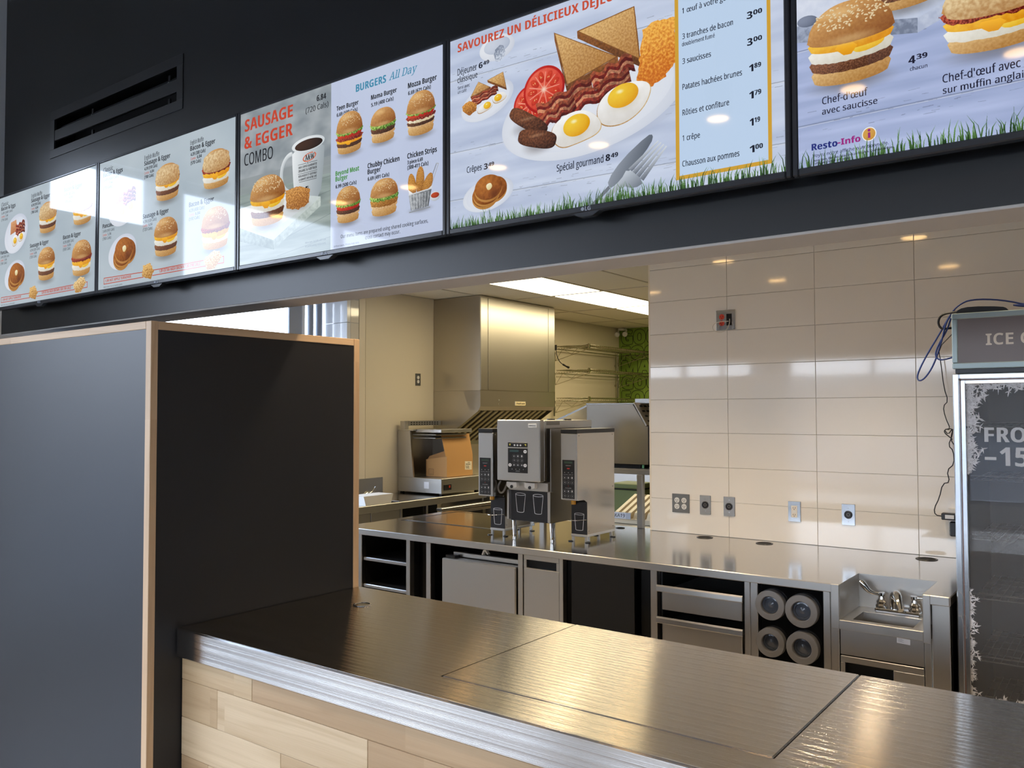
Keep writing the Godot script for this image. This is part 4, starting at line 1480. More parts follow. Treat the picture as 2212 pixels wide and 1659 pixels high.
func front_counter():
	var t = thing("order_counter", "brushed steel order counter with a pale wood plank front", "counter", Vector3(-0.3, 0, -2.08))
	var b := MB.new()
	var P := [Vector2(-2.678, -1.662), Vector2(2.2, -1.662), Vector2(2.2, -2.505), Vector2(-0.6385, -2.505), Vector2(-0.6385, -1.7965), Vector2(-1.5905, -1.7965), Vector2(-1.5905, -2.505), Vector2(-2.678, -2.505)]
	b.prism(P, Vector3(0, 0.87, 0), Vector3.RIGHT, Vector3.BACK, Vector3(0, 0.03, 0))
	part("worktop", b, M["counter steel"], t)
	b = MB.new()
	b.box(Vector3(-2.678, 0.801, -1.70), Vector3(2.2, 0.8998, -1.655), 0.004)
	part("fascia", b, M["counter steel"], t)
	b = MB.new()
	b.box(Vector3(-1.5870, 0.868, -2.506), Vector3(-0.6425, 0.9012, -1.8005), 0.003)
	part("lift_lid", b, M["counter steel"], t)
	part("lid_bed", bx(-1.60, -0.63, 0.855, 0.862, -2.50, -1.79, 0.0), M["void"], t)
	part("back_edge", bx(-2.678, 2.2, 0.862, 0.871, -2.504, -2.49, 0.001), M["counter steel"], t)
	part("carcass", bx(-2.678, 2.2, 0.0, 0.80, -2.47, -1.70, 0.0), M["dark interior"], t)
	# plank front, staggered boards
	var hgt := 0.129
	var joints := [[-2.285, -1.05, -0.2, 0.7, 1.6], [-2.47, -1.757, -0.95, -0.1, 0.9, 1.8], [-2.14, -1.2, -0.4, 0.5, 1.5], [-2.52, -1.5, -0.75, 0.3, 1.2], [-2.3, -1.3, -0.3, 0.6, 1.6], [-2.5, -1.8, -0.8, 0.2, 1.1], [-2.2, -1.0, 0.0, 1.0, 1.9]]
	for r in 7:
		var y1 := 0.8508 - hgt * r
		var y0 := maxf(y1 - hgt, 0.0)
		y1 = minf(y1, 0.803)
		var xs: Array = [-2.678] + joints[r] + [2.2]
		for i in xs.size() - 1:
			b = MB.new()
			b.uo = Vector2(rng.randf() * 5.0, rng.randf() * 5.0)
			var d := rng.randf_range(0.0, 0.0012)
			b.box(Vector3(xs[i] + 0.0005, y0 + 0.0005, -1.699), Vector3(xs[i + 1] - 0.0005, y1 - 0.0005, -1.678 + d), 0.0012)
			part("plank", b, M["wood%d" % ((r * 5 + i * 3 + (2 if r == 1 and i == 1 else 0)) % 4)], t)
	ring(Vector3(-2.415, 0.9, -2.275), 0.036, M["chrome"], M["black gloss"], t)


# ------------------------------------------------------------------ service counter behind the aisle
const ZF := -3.75


func back_counter():
	var t = thing("service_counter", "long polished steel service counter with a hand sink notch", "counter", Vector3(-2.4, 0.6, -4.25))
	var b := MB.new()
	var zf := ZF + 0.006
	b.prism([Vector2(-4.165, zf - 0.006), Vector2(-1.04, zf - 0.006), Vector2(-1.04, -4.06), Vector2(-0.712, -4.06), Vector2(-0.712, zf - 0.006), Vector2(-0.614, zf - 0.006), Vector2(-0.614, -4.755), Vector2(-2.463, -4.755), Vector2(-2.463, -4.83), Vector2(-4.165, -4.83)], Vector3(0, 0.866, 0), Vector3.RIGHT, Vector3.BACK, Vector3(0, 0.034, 0))
	part("worktop", b, M["mirror steel"], t)
	b = bx(-4.165, -1.04, 0.862, 0.8998, zf - 0.03, zf, 0.003)
	add(b, -0.712, -0.614, 0.862, 0.8998, zf - 0.03, zf, 0.003)
	add(b, -4.168, -4.13, 0.862, 0.8995, -4.83, zf - 0.004, 0.003)
	add(b, -0.63, -0.611, 0.862, 0.8998, -4.75, zf - 0.004, 0.003)
	part("edge", b, M["steel"], t)
	# hand sink set in a notch
	var zs := ZF + 0.008
	b = bx(-1.044, -1.0385, 0.751, 0.8995, -4.0585, ZF, 0.0)
	add(b, -0.7135, -0.708, 0.751, 0.8995, -4.0585, ZF, 0.0)
	add(b, -1.0385, -0.7135, 0.751, 0.8995, -4.066, -4.0585, 0.0)
	part("splash", b, M["satin steel"], t)
	b = bx(-1.041, -0.995, 0.747, 0.751, -4.062, ZF, 0.0005)
	add(b, -0.757, -0.711, 0.747, 0.751, -4.062, ZF, 0.0005)
	add(b, -0.996, -0.756, 0.747, 0.751, -4.062, -3.957, 0.0005)
	add(b, -0.996, -0.756, 0.747, 0.751, -3.782, ZF, 0.0005)
	part("sink_deck", b, M["steel"], t)
	b = bx(-0.998, -0.995, 0.62, 0.75, -3.96, -3.78, 0.0)
	add(b, -0.757, -0.754, 0.62, 0.75, -3.96, -3.78, 0.0)
	add(b, -0.998, -0.754, 0.62, 0.75, -3.963, -3.96, 0.0)
	add(b, -0.998, -0.754, 0.62, 0.75, -3.78, -3.777, 0.0)
	add(b, -0.998, -0.754, 0.615, 0.62, -3.96, -3.78, 0.0)
	part("basin", b, M["satin steel"], t)
	b = bx(-1.074, -1.040, 0.712, 0.8995, ZF - 0.004, zs, 0.002)
	add(b, -1.041, -0.711, 0.712, 0.7508, ZF - 0.004, zs, 0.002)
	add(b, -0.712, -0.684, 0.705, 0.8995, ZF - 0.004, zs, 0.002)
	part("apron", b, M["satin steel"], t)
	# gasketed cover panel over the cold well
	b = bx(-4.08, -3.24, 0.8995, 0.9012, -4.225, -4.20, 0.0005)
	add(b, -4.08, -3.24, 0.8995, 0.9012, -4.79, -4.765, 0.0005)
	add(b, -4.08, -4.05, 0.8995, 0.9012, -4.79, -4.20, 0.0005)
	add(b, -3.27, -3.24, 0.8995, 0.9012, -4.79, -4.20, 0.0005)
	part("gasket", b, M["black plastic"], t)
	part("cover_panel", bx(-4.049, -3.271, 0.8995, 0.9022, -4.764, -4.226, 0.001), M["mirror steel"], t)
	for p in [[-2.058, -4.668, 0.048], [-1.694, -4.652, 0.048], [-0.86, -4.638, 0.052], [-2.66, -4.73, 0.03]]:
		ring(Vector3(p[0], 0.9, p[1]), p[2], M["black plastic"], M["void"], t)
	# chrome faucet with wing handles
	var f = thing("faucet", "chrome faucet with long wing handles in the counter hand sink", "faucet", Vector3(-0.862, 0.751, -4.01))
	b = MB.new()
	b.box(Vector3(-0.955, 0.751, -4.035), Vector3(-0.77, 0.769, -3.985), 0.008)
	part("base", b, M["chrome"], f)
	for x in [-0.93, -0.795]:
		b = MB.new()
		b.lathe([Vector2(0.024, 0.0), Vector2(0.026, 0.012), Vector2(0.02, 0.02), Vector2(0.022, 0.03), Vector2(0.014, 0.04), Vector2(0.012, 0.052), Vector2(0.016, 0.058), Vector2(0.015, 0.068), Vector2(0, 0.07)], Vector3(x, 0.766, -4.01), Vector3.UP, 20)
		part("valve", b, M["chrome"], f)
	b = MB.new()
	b.tube([Vector3(-0.93, 0.828, -4.01), Vector3(-0.955, 0.828, -4.0), Vector3(-0.98, 0.840, -3.985), Vector3(-0.995, 0.862, -3.98), Vector3(-1.008, 0.876, -3.98), Vector3(-1.016, 0.877, -3.98)], [0.008, 0.007, 0.010, 0.014, 0.013, 0.005], 10, 2)
	part("handle", b, M["chrome"], f)
	b = MB.new()
	b.tube([Vector3(-0.795, 0.828, -4.01), Vector3(-0.77, 0.83, -4.005), Vector3(-0.74, 0.832, -4.0), Vector3(-0.718, 0.832, -4.0)], [0.008, 0.006, 0.008, 0.005], 10, 2)
	part("handle", b, M["chrome"], f)
	b = MB.new()
	b.tube([Vector3(-0.875, 0.76, -4.015), Vector3(-0.878, 0.81, -4.012), Vector3(-0.872, 0.835, -4.0), Vector3(-0.858, 0.838, -3.975), Vector3(-0.846, 0.815, -3.945), Vector3(-0.838, 0.795, -3.925), Vector3(-0.832, 0.785, -3.915)], [0.02, 0.02, 0.02, 0.019, 0.016, 0.013, 0.012], 14, 2)
	part("spout", b, M["chrome"], f)


func under_counter():
	var zf := ZF - 0.022
	var zb := -4.70
	# framing of the counter
	var t = thing("counter_frame", "steel uprights carrying the service counter over its cabinets", "frame", Vector3(-2.4, 0, -3.9))
	for s in [[-4.045, -4.012], [-3.62, -3.587], [-3.454, -3.418], [-2.768, -2.735], [-2.493, -2.470], [-1.953, -1.917], [-1.472, -1.4435], [-1.4425, -1.408], [-1.116, -1.0855], [-1.0845, -1.049]]:
		part("upright", bx(s[0], s[1], 0.0, 0.863, zf - 0.04, zf, 0.002), M["steel"], t)
	part("upright", bx(-0.7135, -0.687, 0.0, 0.71, zf - 0.04, zf, 0.002), M["steel"], t)
	part("rear_panel", bx(-4.04, -2.48, 0.0, 0.86, zb - 0.012, zb, 0.0), M["dark interior"], t)
	part("rear_panel", bx(-2.478, -0.70, 0.0, 0.86, zb - 0.012, zb, 0.0), M["dark interior"], t)
	# open shelves
	t = thing("shelf_unit", "open black cubby shelves with steel edges at the counter end", "shelf", Vector3(-3.82, 0, -4.1))
	for y in [0.703, 0.533, 0.3]:
		part("shelf", bx(-4.011, -3.621, y - 0.004, y + 0.008, -4.5, zf - 0.03, 0.001), M["dark interior"], t)
		part("shelf_edge", bx(-4.008, -3.622, y - 0.010, y + 0.011, zf - 0.028, zf - 0.012, 0.004), M["steel"], t)
	part("side", bx(-4.042, -4.013, 0.0, 0.86, -4.5, zf - 0.041, 0.0), M["black plastic"], t)
	part("side", bx(-3.62, -3.60, 0.0, 0.86, -4.5, zf - 0.041, 0.0), M["black plastic"], t)
	part("back", bx(-4.01, -3.621, 0.0, 0.86, -4.52, -4.505, 0.0), M["black gloss"], t)
	for y in [0.78, 0.62]:
		part("divider", bx(-3.84, -3.832, y - 0.064, y + 0.066, -4.5, -4.1, 0.0), M["dark interior"], t)
		part("latch", bx(-3.66, -3.635, y + 0.0, y + 0.022, -3.95, -3.90, 0.003), M["aluminium"], t)
	solo("cabinet_panel", bx(-3.585, -3.456, 0.0, 0.86, -3.86, -3.85, 0.001), M["black gloss"], "narrow glossy black panel beside the open cubby shelves", "panel")
	# undercounter freezer
	t = thing("undercounter_freezer", "steel-doored undercounter freezer standing in its dark bay", "freezer", Vector3(-3.04, 0, -4.1))
	part("body", bx(-3.30, -2.78, 0.03, 0.795, -4.55, -3.84, 0.004), M["black plastic"], t)
	part("door", bx(-3.319, -2.775, 0.06, 0.781, -3.835, zf + 0.012, 0.006), M["steel"], t)
	part("top_strip", bx(-3.288, -2.772, 0.784, 0.812, -3.86, -3.83, 0.003), M["aluminium"], t)
	part("hinge", bx(-3.315, -3.24, 0.781, 0.797, -3.83, -3.79, 0.003), M["black plastic"], t)
	var b := MB.new()
	b.prism([Vector2(0, 0), Vector2(0.012, 0.028), Vector2(0.03, 0.03), Vector2(0.05, 0.006), Vector2(0.04, 0.004), Vector2(0.027, 0.02), Vector2(0.02, 0.018), Vector2(0.012, 0.0)], Vector3(-3.08, 0.812, -3.86), Vector3.RIGHT, Vector3.UP, Vector3(0, 0, 0.02))
	part("bracket", b, M["ivory"], t)
	part("foot", bx(-3.29, -3.25, 0.0, 0.03, -3.9, -3.86, 0.002), M["black plastic"], t)
	part("foot", bx(-2.83, -2.79, 0.0, 0.03, -3.9, -3.86, 0.002), M["black plastic"], t)
	# waste cabinet with a dark pull slot
	t = thing("waste_cabinet", "narrow steel cabinet door with a black recessed pull", "cabinet", Vector3(-2.615, 0, -4.0))
	b = bx(-2.732, -2.496, 0.08, 0.786, -3.80, zf - 0.004, 0.003)
	add(b, -2.732, -2.496, 0.8295, 0.858, -3.80, zf - 0.004, 0.003)
	add(b, -2.732, -2.712, 0.785, 0.831, -3.80, zf - 0.0045, 0.002)
	add(b, -2.516, -2.496, 0.785, 0.831, -3.80, zf - 0.0045, 0.002)
	part("door", b, M["steel"], t)
	part("pull", bx(-2.713, -2.515, 0.784, 0.831, -3.86, -3.797, 0.0), M["void"], t)
	part("body", bx(-2.73, -2.498, 0.0, 0.86, -4.6, -3.865, 0.0), M["dark interior"], t)
	solo("cabinet_panel", bx(-2.468, -2.066, 0.0, 0.86, -3.83, -3.815, 0.001), M["black gloss"], "wide glossy black cabinet panel in the middle of the service counter", "panel")
	solo("cabinet_panel", bx(-2.064, -1.955, 0.0, 0.86, -3.90, -3.885, 0.001), M["void"], "dull black set-back panel beside the steel drawers", "panel")
	# drawers
	t = thing("drawer_unit", "open steel drawer unit under the service counter", "drawers", Vector3(-1.695, 0, -4.1))
	for y in [0.791, 0.637, 0.483]:
		var d := part("drawer", bx(-1.888, -1.482, y - 0.118, y - 0.028, -4.45, zf + 0.004, 0.002), M["steel"], t)
		b = MB.new()
		b.prism([Vector2(0, 0), Vector2(0.012, 0.002), Vector2(0.016, -0.006), Vector2(0.018, -0.026), Vector2(0.012, -0.031), Vector2(0.0, -0.03)], Vector3(-1.914, y, zf), Vector3.BACK, Vector3.UP, Vector3(0.438, 0, 0))
		part("handle", b, M["steel"], d)
		for x in [-1.905, -1.484]:
			part("slide", bx(x, x + 0.012, y - 0.085, y - 0.05, -4.4, zf - 0.03, 0.001), M["dull metal"], t)
	part("side", bx(-1.916, -1.9065, 0.0, 0.86, -4.5, zf - 0.042, 0.0), M["dark interior"], t)
	part("side", bx(-1.4705, -1.4605, 0.0, 0.86, -4.5, zf - 0.042, 0.0), M["dark interior"], t)
	part("back", bx(-1.906, -1.471, 0.0, 0.86, -4.52, -4.505, 0.0), M["void"], t)
	# cup dispensers
	solo("black_cabinet_front", bx(-1.407, -1.117, 0.0, 0.86, -3.815, -3.80, 0.001), M["black gloss"], "black cabinet front holding four round cup dispensers", "panel")
	var nm := ["upper round gray cup dispenser beside the steel drawers", "upper round gray cup dispenser nearer the hand sink", "lower round gray cup dispenser beside the steel drawers", "lower round gray cup dispenser nearer the hand sink"]
	var k := 0
	for p in [[-1.352, 0.765, 0.068], [-1.211, 0.757, 0.073], [-1.352, 0.597, 0.066], [-1.209, 0.595, 0.072]]:
		var c := Vector3(p[0], p[1], -3.80)
		var r: float = p[2]
		t = thing("cup_dispenser", nm[k], "cup dispenser", c, "cup dispensers in the black panel")
		b = MB.new()
		b.lathe([Vector2(r, 0.0), Vector2(r, 0.026), Vector2(r * 0.97, 0.032), Vector2(r * 0.62, 0.034), Vector2(r * 0.58, 0.03), Vector2(r * 0.58, 0.004)], c, Vector3.BACK, 40)
		part("collar", b, M["gray plastic"], t)
		b = MB.new()
		b.lathe([Vector2(r * 0.58, 0.006), Vector2(r * 0.56, 0.016), Vector2(r * 0.44, 0.018), Vector2(r * 0.42, 0.010), Vector2(r * 0.2, 0.012), Vector2(0, 0.016)], c, Vector3.BACK, 40)
		part("cup_base", b, M["clear plastic"], t)
		k += 1
	# sink cabinet
	t = thing("sink_cabinet", "steel cabinet below the hand sink with a drawer slot", "cabinet", Vector3(-0.88, 0, -4.0))
	part("panel", bx(-1.046, -0.7155, 0.598, 0.7115, -3.82, zf - 0.002, 0.002), M["steel"], t)
	b = bx(-1.046, -0.7155, 0.566, 0.594, -3.80, zf + 0.001, 0.003)
	add(b, -1.046, -1.027, 0.30, 0.566, -3.80, zf, 0.002)
	add(b, -0.834, -0.7155, 0.30, 0.566, -3.80, zf, 0.002)
	add(b, -1.03, -0.83, 0.30, 0.50, -3.80, zf - 0.0005, 0.002)
	part("drawer", b, M["steel"], t)
	part("slot", bx(-1.03, -0.83, 0.49, 0.57, -3.84, -3.81, 0.0), M["void"], t)
	part("side_panel", bx(-0.684, -0.6165, 0.0, 0.862, -3.80, zf + 0.008, 0.002), M["steel"], t)
	part("end_panel", bx(-0.630, -0.6165, 0.0, 0.862, -4.70, -3.801, 0.001), M["dark interior"], t)
	part("lower_door", bx(-1.046, -0.7155, 0.04, 0.296, -3.82, zf - 0.002, 0.002), M["steel"], t)
	part("body", bx(-1.046, -0.7155, 0.0, 0.30, -4.6, -3.83, 0.0), M["dark interior"], t)
	var im := Image.create(128, 64, false, Image.FORMAT_RGB8)
	im.fill(rgb(226, 226, 228))
	for l in 4:
		im.fill_rect(Rect2i(12, 12 + l * 11, 40 + (l * 13) % 24, 3), rgb(150, 150, 154))
	var m := mat("sticker", Color.WHITE, 0.5)
	m.albedo_texture = tex(im)
	b = MB.new()
	b.quad_uv(Vector3(-0.818, 0.683, zf), Vector3(-0.767, 0.680, zf), Vector3(-0.767, 0.703, zf), Vector3(-0.818, 0.706, zf), Vector3.BACK)
	part("sticker", b, m, t)


# ------------------------------------------------------------------ dispensing machines
func panel_tex(w: int, h: int, kind: String) -> Image:
	var im := Image.create(w, h, false, Image.FORMAT_RGB8)
	im.fill(rgb(16, 17, 19))
	var li := rgb(214, 216, 220)
	match kind:
		"tall":
			im.fill_rect(Rect2i(26, 14, w - 52, 30), rgb(40, 58, 46))
			text(im, "SURESHOT", 44, 76, w - 44, 12, rgb(140, 142, 148), true)
			im.fill_rect(Rect2i(w / 2 - 18, 100, 36, 14), rgb(176, 46, 40))
			for i in 3:
				ell(im, Vector2(30 + i * 50, 158), 4, 4, 0, li, li)
			text(im, "CREAM", 14, 190, 72, 11, rgb(150, 152, 158))
			text(im, "MILK", 88, 190, w - 14, 11, rgb(150, 152, 158))
			ell(im, Vector2(w / 2.0, 330), 4, 4, 0, rgb(180, 50, 40), rgb(200, 60, 50))
			text(im, "SUGAR", 40, 362, w - 40, 11, rgb(190, 192, 198))
			for r in 4:
				for i in 3:
					var c := Vector2(30 + i * 50, [226, 286, 398, 458][r])
					ell(im, c, 22, 25, 0, rgb(120, 122, 128), rgb(130, 132, 138))
					ell(im, c, 20, 23, 0, rgb(18, 19, 21), rgb(20, 21, 23))
					if r % 2 == 0:
						im.fill_rect(Rect2i(int(c.x) - 4 - i, int(c.y) - 8 - i * 3, 8 + 2 * i, 16 + i * 4), li)
					else:
						text(im, str(i + 1), c.x - 5, c.y + 9, c.x + 5, 18, li)
		"wide":
			im.fill_rect(Rect2i(24, 22, 120, 30), rgb(46, 74, 76))
			for p in [[230, 44], [28, 242], [230, 242]]:
				ell(im, Vector2(p[0], p[1]), 22, 24, 0, li, li)
				im.fill_rect(Rect2i(p[0] - 11, p[1] - 3, 22, 6), rgb(60, 62, 66))
			for r in 3:
				for i in 3:
					var c := Vector2(82 + i * 52, 112 + r * 62)
					ell(im, c, 22, 25, 0, rgb(120, 122, 128), rgb(130, 132, 138))
					ell(im, c, 20, 23, 0, rgb(18, 19, 21), rgb(20, 21, 23))
					if r == 1:
						text(im, str(i + 1), c.x - 6, c.y + 10, c.x + 6, 20, li)
					elif r == 0:
						im.fill_rect(Rect2i(int(c.x) - 5 - i, int(c.y) - 6 - i * 4, 10 + 2 * i, 14 + i * 6), li)
					else:
						poly(im, [c + Vector2(-9, 11), c + Vector2(0, -12), c + Vector2(9, 11)], li, li)
			for i in 4:
				ell(im, Vector2(56 + i * 50, 300), 4, 4, 0, li, li)
			text(im, "SURESHOT", 104, 332, 160, 12, rgb(140, 142, 148), true)
		"hint":
			poly(im, [Vector2(14, 18), Vector2(40, 18), Vector2(34, 34), Vector2(30, 52), Vector2(22, 40)], rgb(210, 200, 90), rgb(190, 180, 70))
			poly(im, [Vector2(222, 18), Vector2(248, 18), Vector2(244, 52), Vector2(236, 40), Vector2(228, 34)], rgb(210, 200, 90), rgb(190, 180, 70))
			for i in 3:
				ell(im, Vector2(90 + i * 40, 38), 12, 13, 0, li, li)
			for i in 2:
				text(im, "+", 106 + i * 40, 44, 114 + i * 40, 10, li)
			im.fill_rect(Rect2i(40, 8, w - 80, 4), rgb(120, 122, 128))
	return im


func cup_tex(w: int, h: int, cups: Array) -> Image:
	var im := Image.create(w, h, false, Image.FORMAT_RGB8)
	im.fill(rgb(22, 24, 30))
	var li := rgb(206, 208, 212)
	for c in cups:
		# x, top, half width top, bottom, half width bottom
		for k in 40:
			var a := TAU * k / 40
			var a2 := TAU * (k + 1) / 40
			line(im, Vector2(c[0] + cos(a) * c[2], c[1] + sin(a) * c[2] * 0.2), Vector2(c[0] + cos(a2) * c[2], c[1] + sin(a2) * c[2] * 0.2), 5, li)
			if k < 20:
				line(im, Vector2(c[0] + cos(a) * c[4], c[3] + sin(a) * c[4] * 0.22), Vector2(c[0] + cos(a2) * c[4], c[3] + sin(a2) * c[4] * 0.22), 5, li)
		line(im, Vector2(c[0] - c[2], c[1]), Vector2(c[0] - c[4], c[3]), 5, li)
		line(im, Vector2(c[0] + c[2], c[1]), Vector2(c[0] + c[4], c[3]), 5, li)
	return im


func printed(called: String, im: Image, rough := 0.3) -> StandardMaterial3D:
	var m := mat(called, Color.WHITE, rough)
	m.albedo_texture = tex(im)
	return m


# a printed plate of depth 2 mm facing +z
func plate_at(called: String, x0: float, x1: float, y0: float, y1: float, z: float, m: Material, rim: Material, t: Node):
	var o := part(called, bx(x0, x1, y0, y1, z - 0.004, z + 0.0012, 0.001), rim, t)
	var b := MB.new()
	b.quad_uv(Vector3(x0 + 0.001, y0 + 0.001, z + 0.0016), Vector3(x1 - 0.001, y0 + 0.001, z + 0.0016), Vector3(x1 - 0.001, y1 - 0.001, z + 0.0016), Vector3(x0 + 0.001, y1 - 0.001, z + 0.0016), Vector3.BACK)
	part("print", b, m, o)


func dispensers():
	var tall := printed("tall keypad", panel_tex(160, 490, "tall"))
	var cup1 := printed("one cup print", cup_tex(180, 400, [[92, 150, 56, 340, 42]]))
	# two slim powder machines either side of the tall one
	for k in 2:
		var zh: float = [-3.90, -3.98][k]
		var zl: float = [-4.02, -4.09][k]
		var x0: float = [-3.152, -2.618][k]
		var x1: float = [-3.044, -2.512][k]
		var zr: float = [-4.33, -4.405][k]
		var t = thing("dispenser", ["slim steel dispenser nearer the kitchen prep counter, partly behind the wide one", "slim steel dispenser with a plain shiny side, nearest the tiled wall"][k], "dispenser", Vector3((x0 + x1) * 0.5, 0.9, (zl + zr) * 0.5), "slim keypad dispensers")
		var b := MB.new()
		# side profile: overhanging head over a narrow stand
		b.prism([Vector2(zh - 0.012, 1.145), Vector2(zh - 0.012, 1.521), Vector2(zr, 1.521), Vector2(zr, 0.945), Vector2(zl, 0.945), Vector2(zl, 1.13), Vector2(zl + 0.03, 1.145)], Vector3(x0 + 0.003, 0, 0), Vector3.BACK, Vector3.UP, Vector3(x1 - x0 - 0.006, 0, 0))
		part("body", b, M["side steel"], t)
		part("door", bx(x0, x1, 1.147, 1.521, zh - 0.014, zh, 0.004), M["satin steel"], t)
		part("lid", bx(x0 - 0.001, x1 + 0.001, 1.521, 1.545, zr - 0.002, zh + 0.001, 0.003), M["black plastic"], t)
		plate_at("keypad", x0 + 0.011, x1 - 0.014, 1.155, 1.372, zh, tall, M["black plastic"], t)
		plate_at("cup_panel", x0 + 0.001, x1 - 0.001, 0.942, 1.13, zl + 0.001, cup1, M["black plastic"], t)
		b = MB.new()
		b.cyl(Vector3(x0 + 0.03, 1.147, zl + 0.025), Vector3(x0 + 0.03, 1.115, zl + 0.025), 0.014, 14)
		part("nozzle", b, M["orange plastic"], t)
		part("stand", bx(x0, x1, 0.930, 0.945, zr, zl + 0.006, 0.002), M["aluminium"], t)
		b = MB.new()
		b.tube([Vector3(x0 - 0.016, 1.028, zl + 0.01), Vector3(x0 + 0.01, 1.026, zl + 0.045), Vector3((x0 + x1) * 0.5, 1.026, zl + 0.05), Vector3(x1 - 0.004, 1.03, zl + 0.004)], 0.0022, 6, 2)
		part("cup_guide", b, M["chrome"], t)
		for x in [x0 + 0.01, x1 - 0.01]:
			for z in [zl - 0.004, zr + 0.03]:
				var ft := part("foot", bx(x - 0.007, x + 0.007, 0.9005, 0.931, z - 0.007, z + 0.007, 0.001), M["aluminium"], t)
				b = MB.new()
				b.lathe([Vector2(0.0, 0.0), Vector2(0.016, 0.0), Vector2(0.016, 0.004), Vector2(0.0, 0.006)], Vector3(x + (-0.014 if x < (x0 + x1) * 0.5 else 0.014), 0.9003, z + 0.004), Vector3.UP, 16)
				part("pad", b, M["black plastic"], ft)
		for p in [[1.508, zh - 0.03], [1.508, zr + 0.02], [0.965, zr + 0.02], [0.965, zl - 0.02], [1.14, zl + 0.01], [1.2, zr + 0.02]]:
			b = MB.new()
			b.lathe([Vector2(0.004, 0), Vector2(0.003, 0.0015), Vector2(0, 0.002)], Vector3(x1 - 0.003, p[0], p[1]), Vector3.RIGHT, 10)
			part("rivet", b, M["dull metal"], t)
	# wide liquid dispenser on tall legs
	var t = thing("dispenser", "wide steel dispenser on tall legs with two cup outlines", "dispenser", Vector3(-2.84, 0.9, -4.2))
	part("body", bx(-2.99, -2.70, 1.003, 1.545, -4.45, -4.0, 0.003), M["steel"], t)
	part("hopper", bx(-2.99, -2.70, 1.546, 1.592, -4.455, -3.935, 0.003), M["satin steel"], t)
	part("door", bx(-2.9965, -2.692, 1.247, 1.597, -3.925, -3.88, 0.004), M["satin steel"], t)
	part("door_frame", bx(-2.985, -2.705, 1.24, 1.59, -3.999, -3.927, 0.003), M["black plastic"], t)
	part("hinge_bar", bx(-2.704, -2.694, 1.25, 1.59, -3.95, -3.928, 0.002), M["steel"], t)
	plate_at("keypad", -2.916, -2.776, 1.294, 1.435, -3.88, printed("wide keypad", panel_tex(260, 350, "wide")), M["black plastic"], t)
	plate_at("hint_panel", -2.916, -2.777, 1.441, 1.468, -3.88, printed("hint print", panel_tex(260, 64, "hint")), M["black plastic"], t)
	var lp := Image.create(160, 64, false, Image.FORMAT_RGB8)
	lp.fill(rgb(220, 224, 226))
	text(lp, "SURESHOT", 14, 40, 146, 22, rgb(40, 42, 48), true)
	text(lp, "DISPENSING", 84, 54, 146, 8, rgb(90, 92, 98))
	plate_at("name_plate", -2.772, -2.712, 1.553, 1.575, -3.88, printed("name print", lp), M["white plastic"], t)
	part("vent_label", bx(-2.7005, -2.698, 1.567, 1.586, -4.093, -3.95, 0.0005), M["dull metal"], t)
	part("spout_bar", bx(-2.985, -2.703, 1.186, 1.236, -4.0, -3.975, 0.002), M["satin steel"], t)
	for x in [-2.94, -2.811]:
		var b := MB.new()
		b.prism([Vector2(-0.036, 0.0), Vector2(0.036, 0.0), Vector2(0.036, -0.028), Vector2(0.024, -0.034), Vector2(-0.024, -0.034), Vector2(-0.036, -0.024)], Vector3(x, 1.234, -3.975), Vector3.RIGHT, Vector3.UP, Vector3(0, 0, 0.03))
		var s := part("spout_cover", b, M["white plastic"], t)
		b = MB.new()
		b.lathe([Vector2(0.010, 0), Vector2(0.009, 0.004), Vector2(0, 0.005)], Vector3(x + 0.002, 1.207, -3.945), Vector3.BACK, 18)
		part("knob", b, M["black plastic"], s)
	var hb := MB.new()
	hb.tube([Vector3(-3.03, 1.235, -3.96), Vector3(-3.045, 1.20, -3.95), Vector3(-3.03, 1.168, -3.945), Vector3(-3.008, 1.166, -3.95), Vector3(-2.995, 1.19, -3.955), Vector3(-2.99, 1.222, -3.97)], 0.006, 10, 2)
	part("hose", hb, M["gray plastic"], t)
	plate_at("cup_panel", -2.985, -2.716, 1.006, 1.182, -3.999, printed("two cup print", cup_tex(420, 280, [[112, 34, 56, 196, 38], [310, 36, 56, 200, 38]])), M["black plastic"], t)
	part("side_rail", bx(-3.004, -2.988, 1.01, 1.183, -4.02, -3.985, 0.002), M["steel"], t)
	part("side_rail", bx(-2.714, -2.694, 1.006, 1.183, -4.02, -3.985, 0.002), M["steel"], t)
	for p in [[-2.963, -4.01], [-2.71, -4.03], [-2.963, -4.42], [-2.71, -4.42]]:
		var b := MB.new()
		b.lathe([Vector2(0.0, 0.0), Vector2(0.0125, 0.0), Vector2(0.0125, 0.006), Vector2(0.0095, 0.010), Vector2(0.0115, 0.02), Vector2(0.0165, 0.103)], Vector3(p[0], 0.9005, p[1]), Vector3.UP, 20)
		part("leg", b, M["chrome"], t)
	for x in [-2.9, -2.78]:
		var b := MB.new()
		b.lathe([Vector2(0.026, 0.0), Vector2(0.024, 0.008), Vector2(0.0, 0.009)], Vector3(x, 1.592, -4.3), Vector3.UP, 20)
		part("cap", b, M["black plastic"], t)


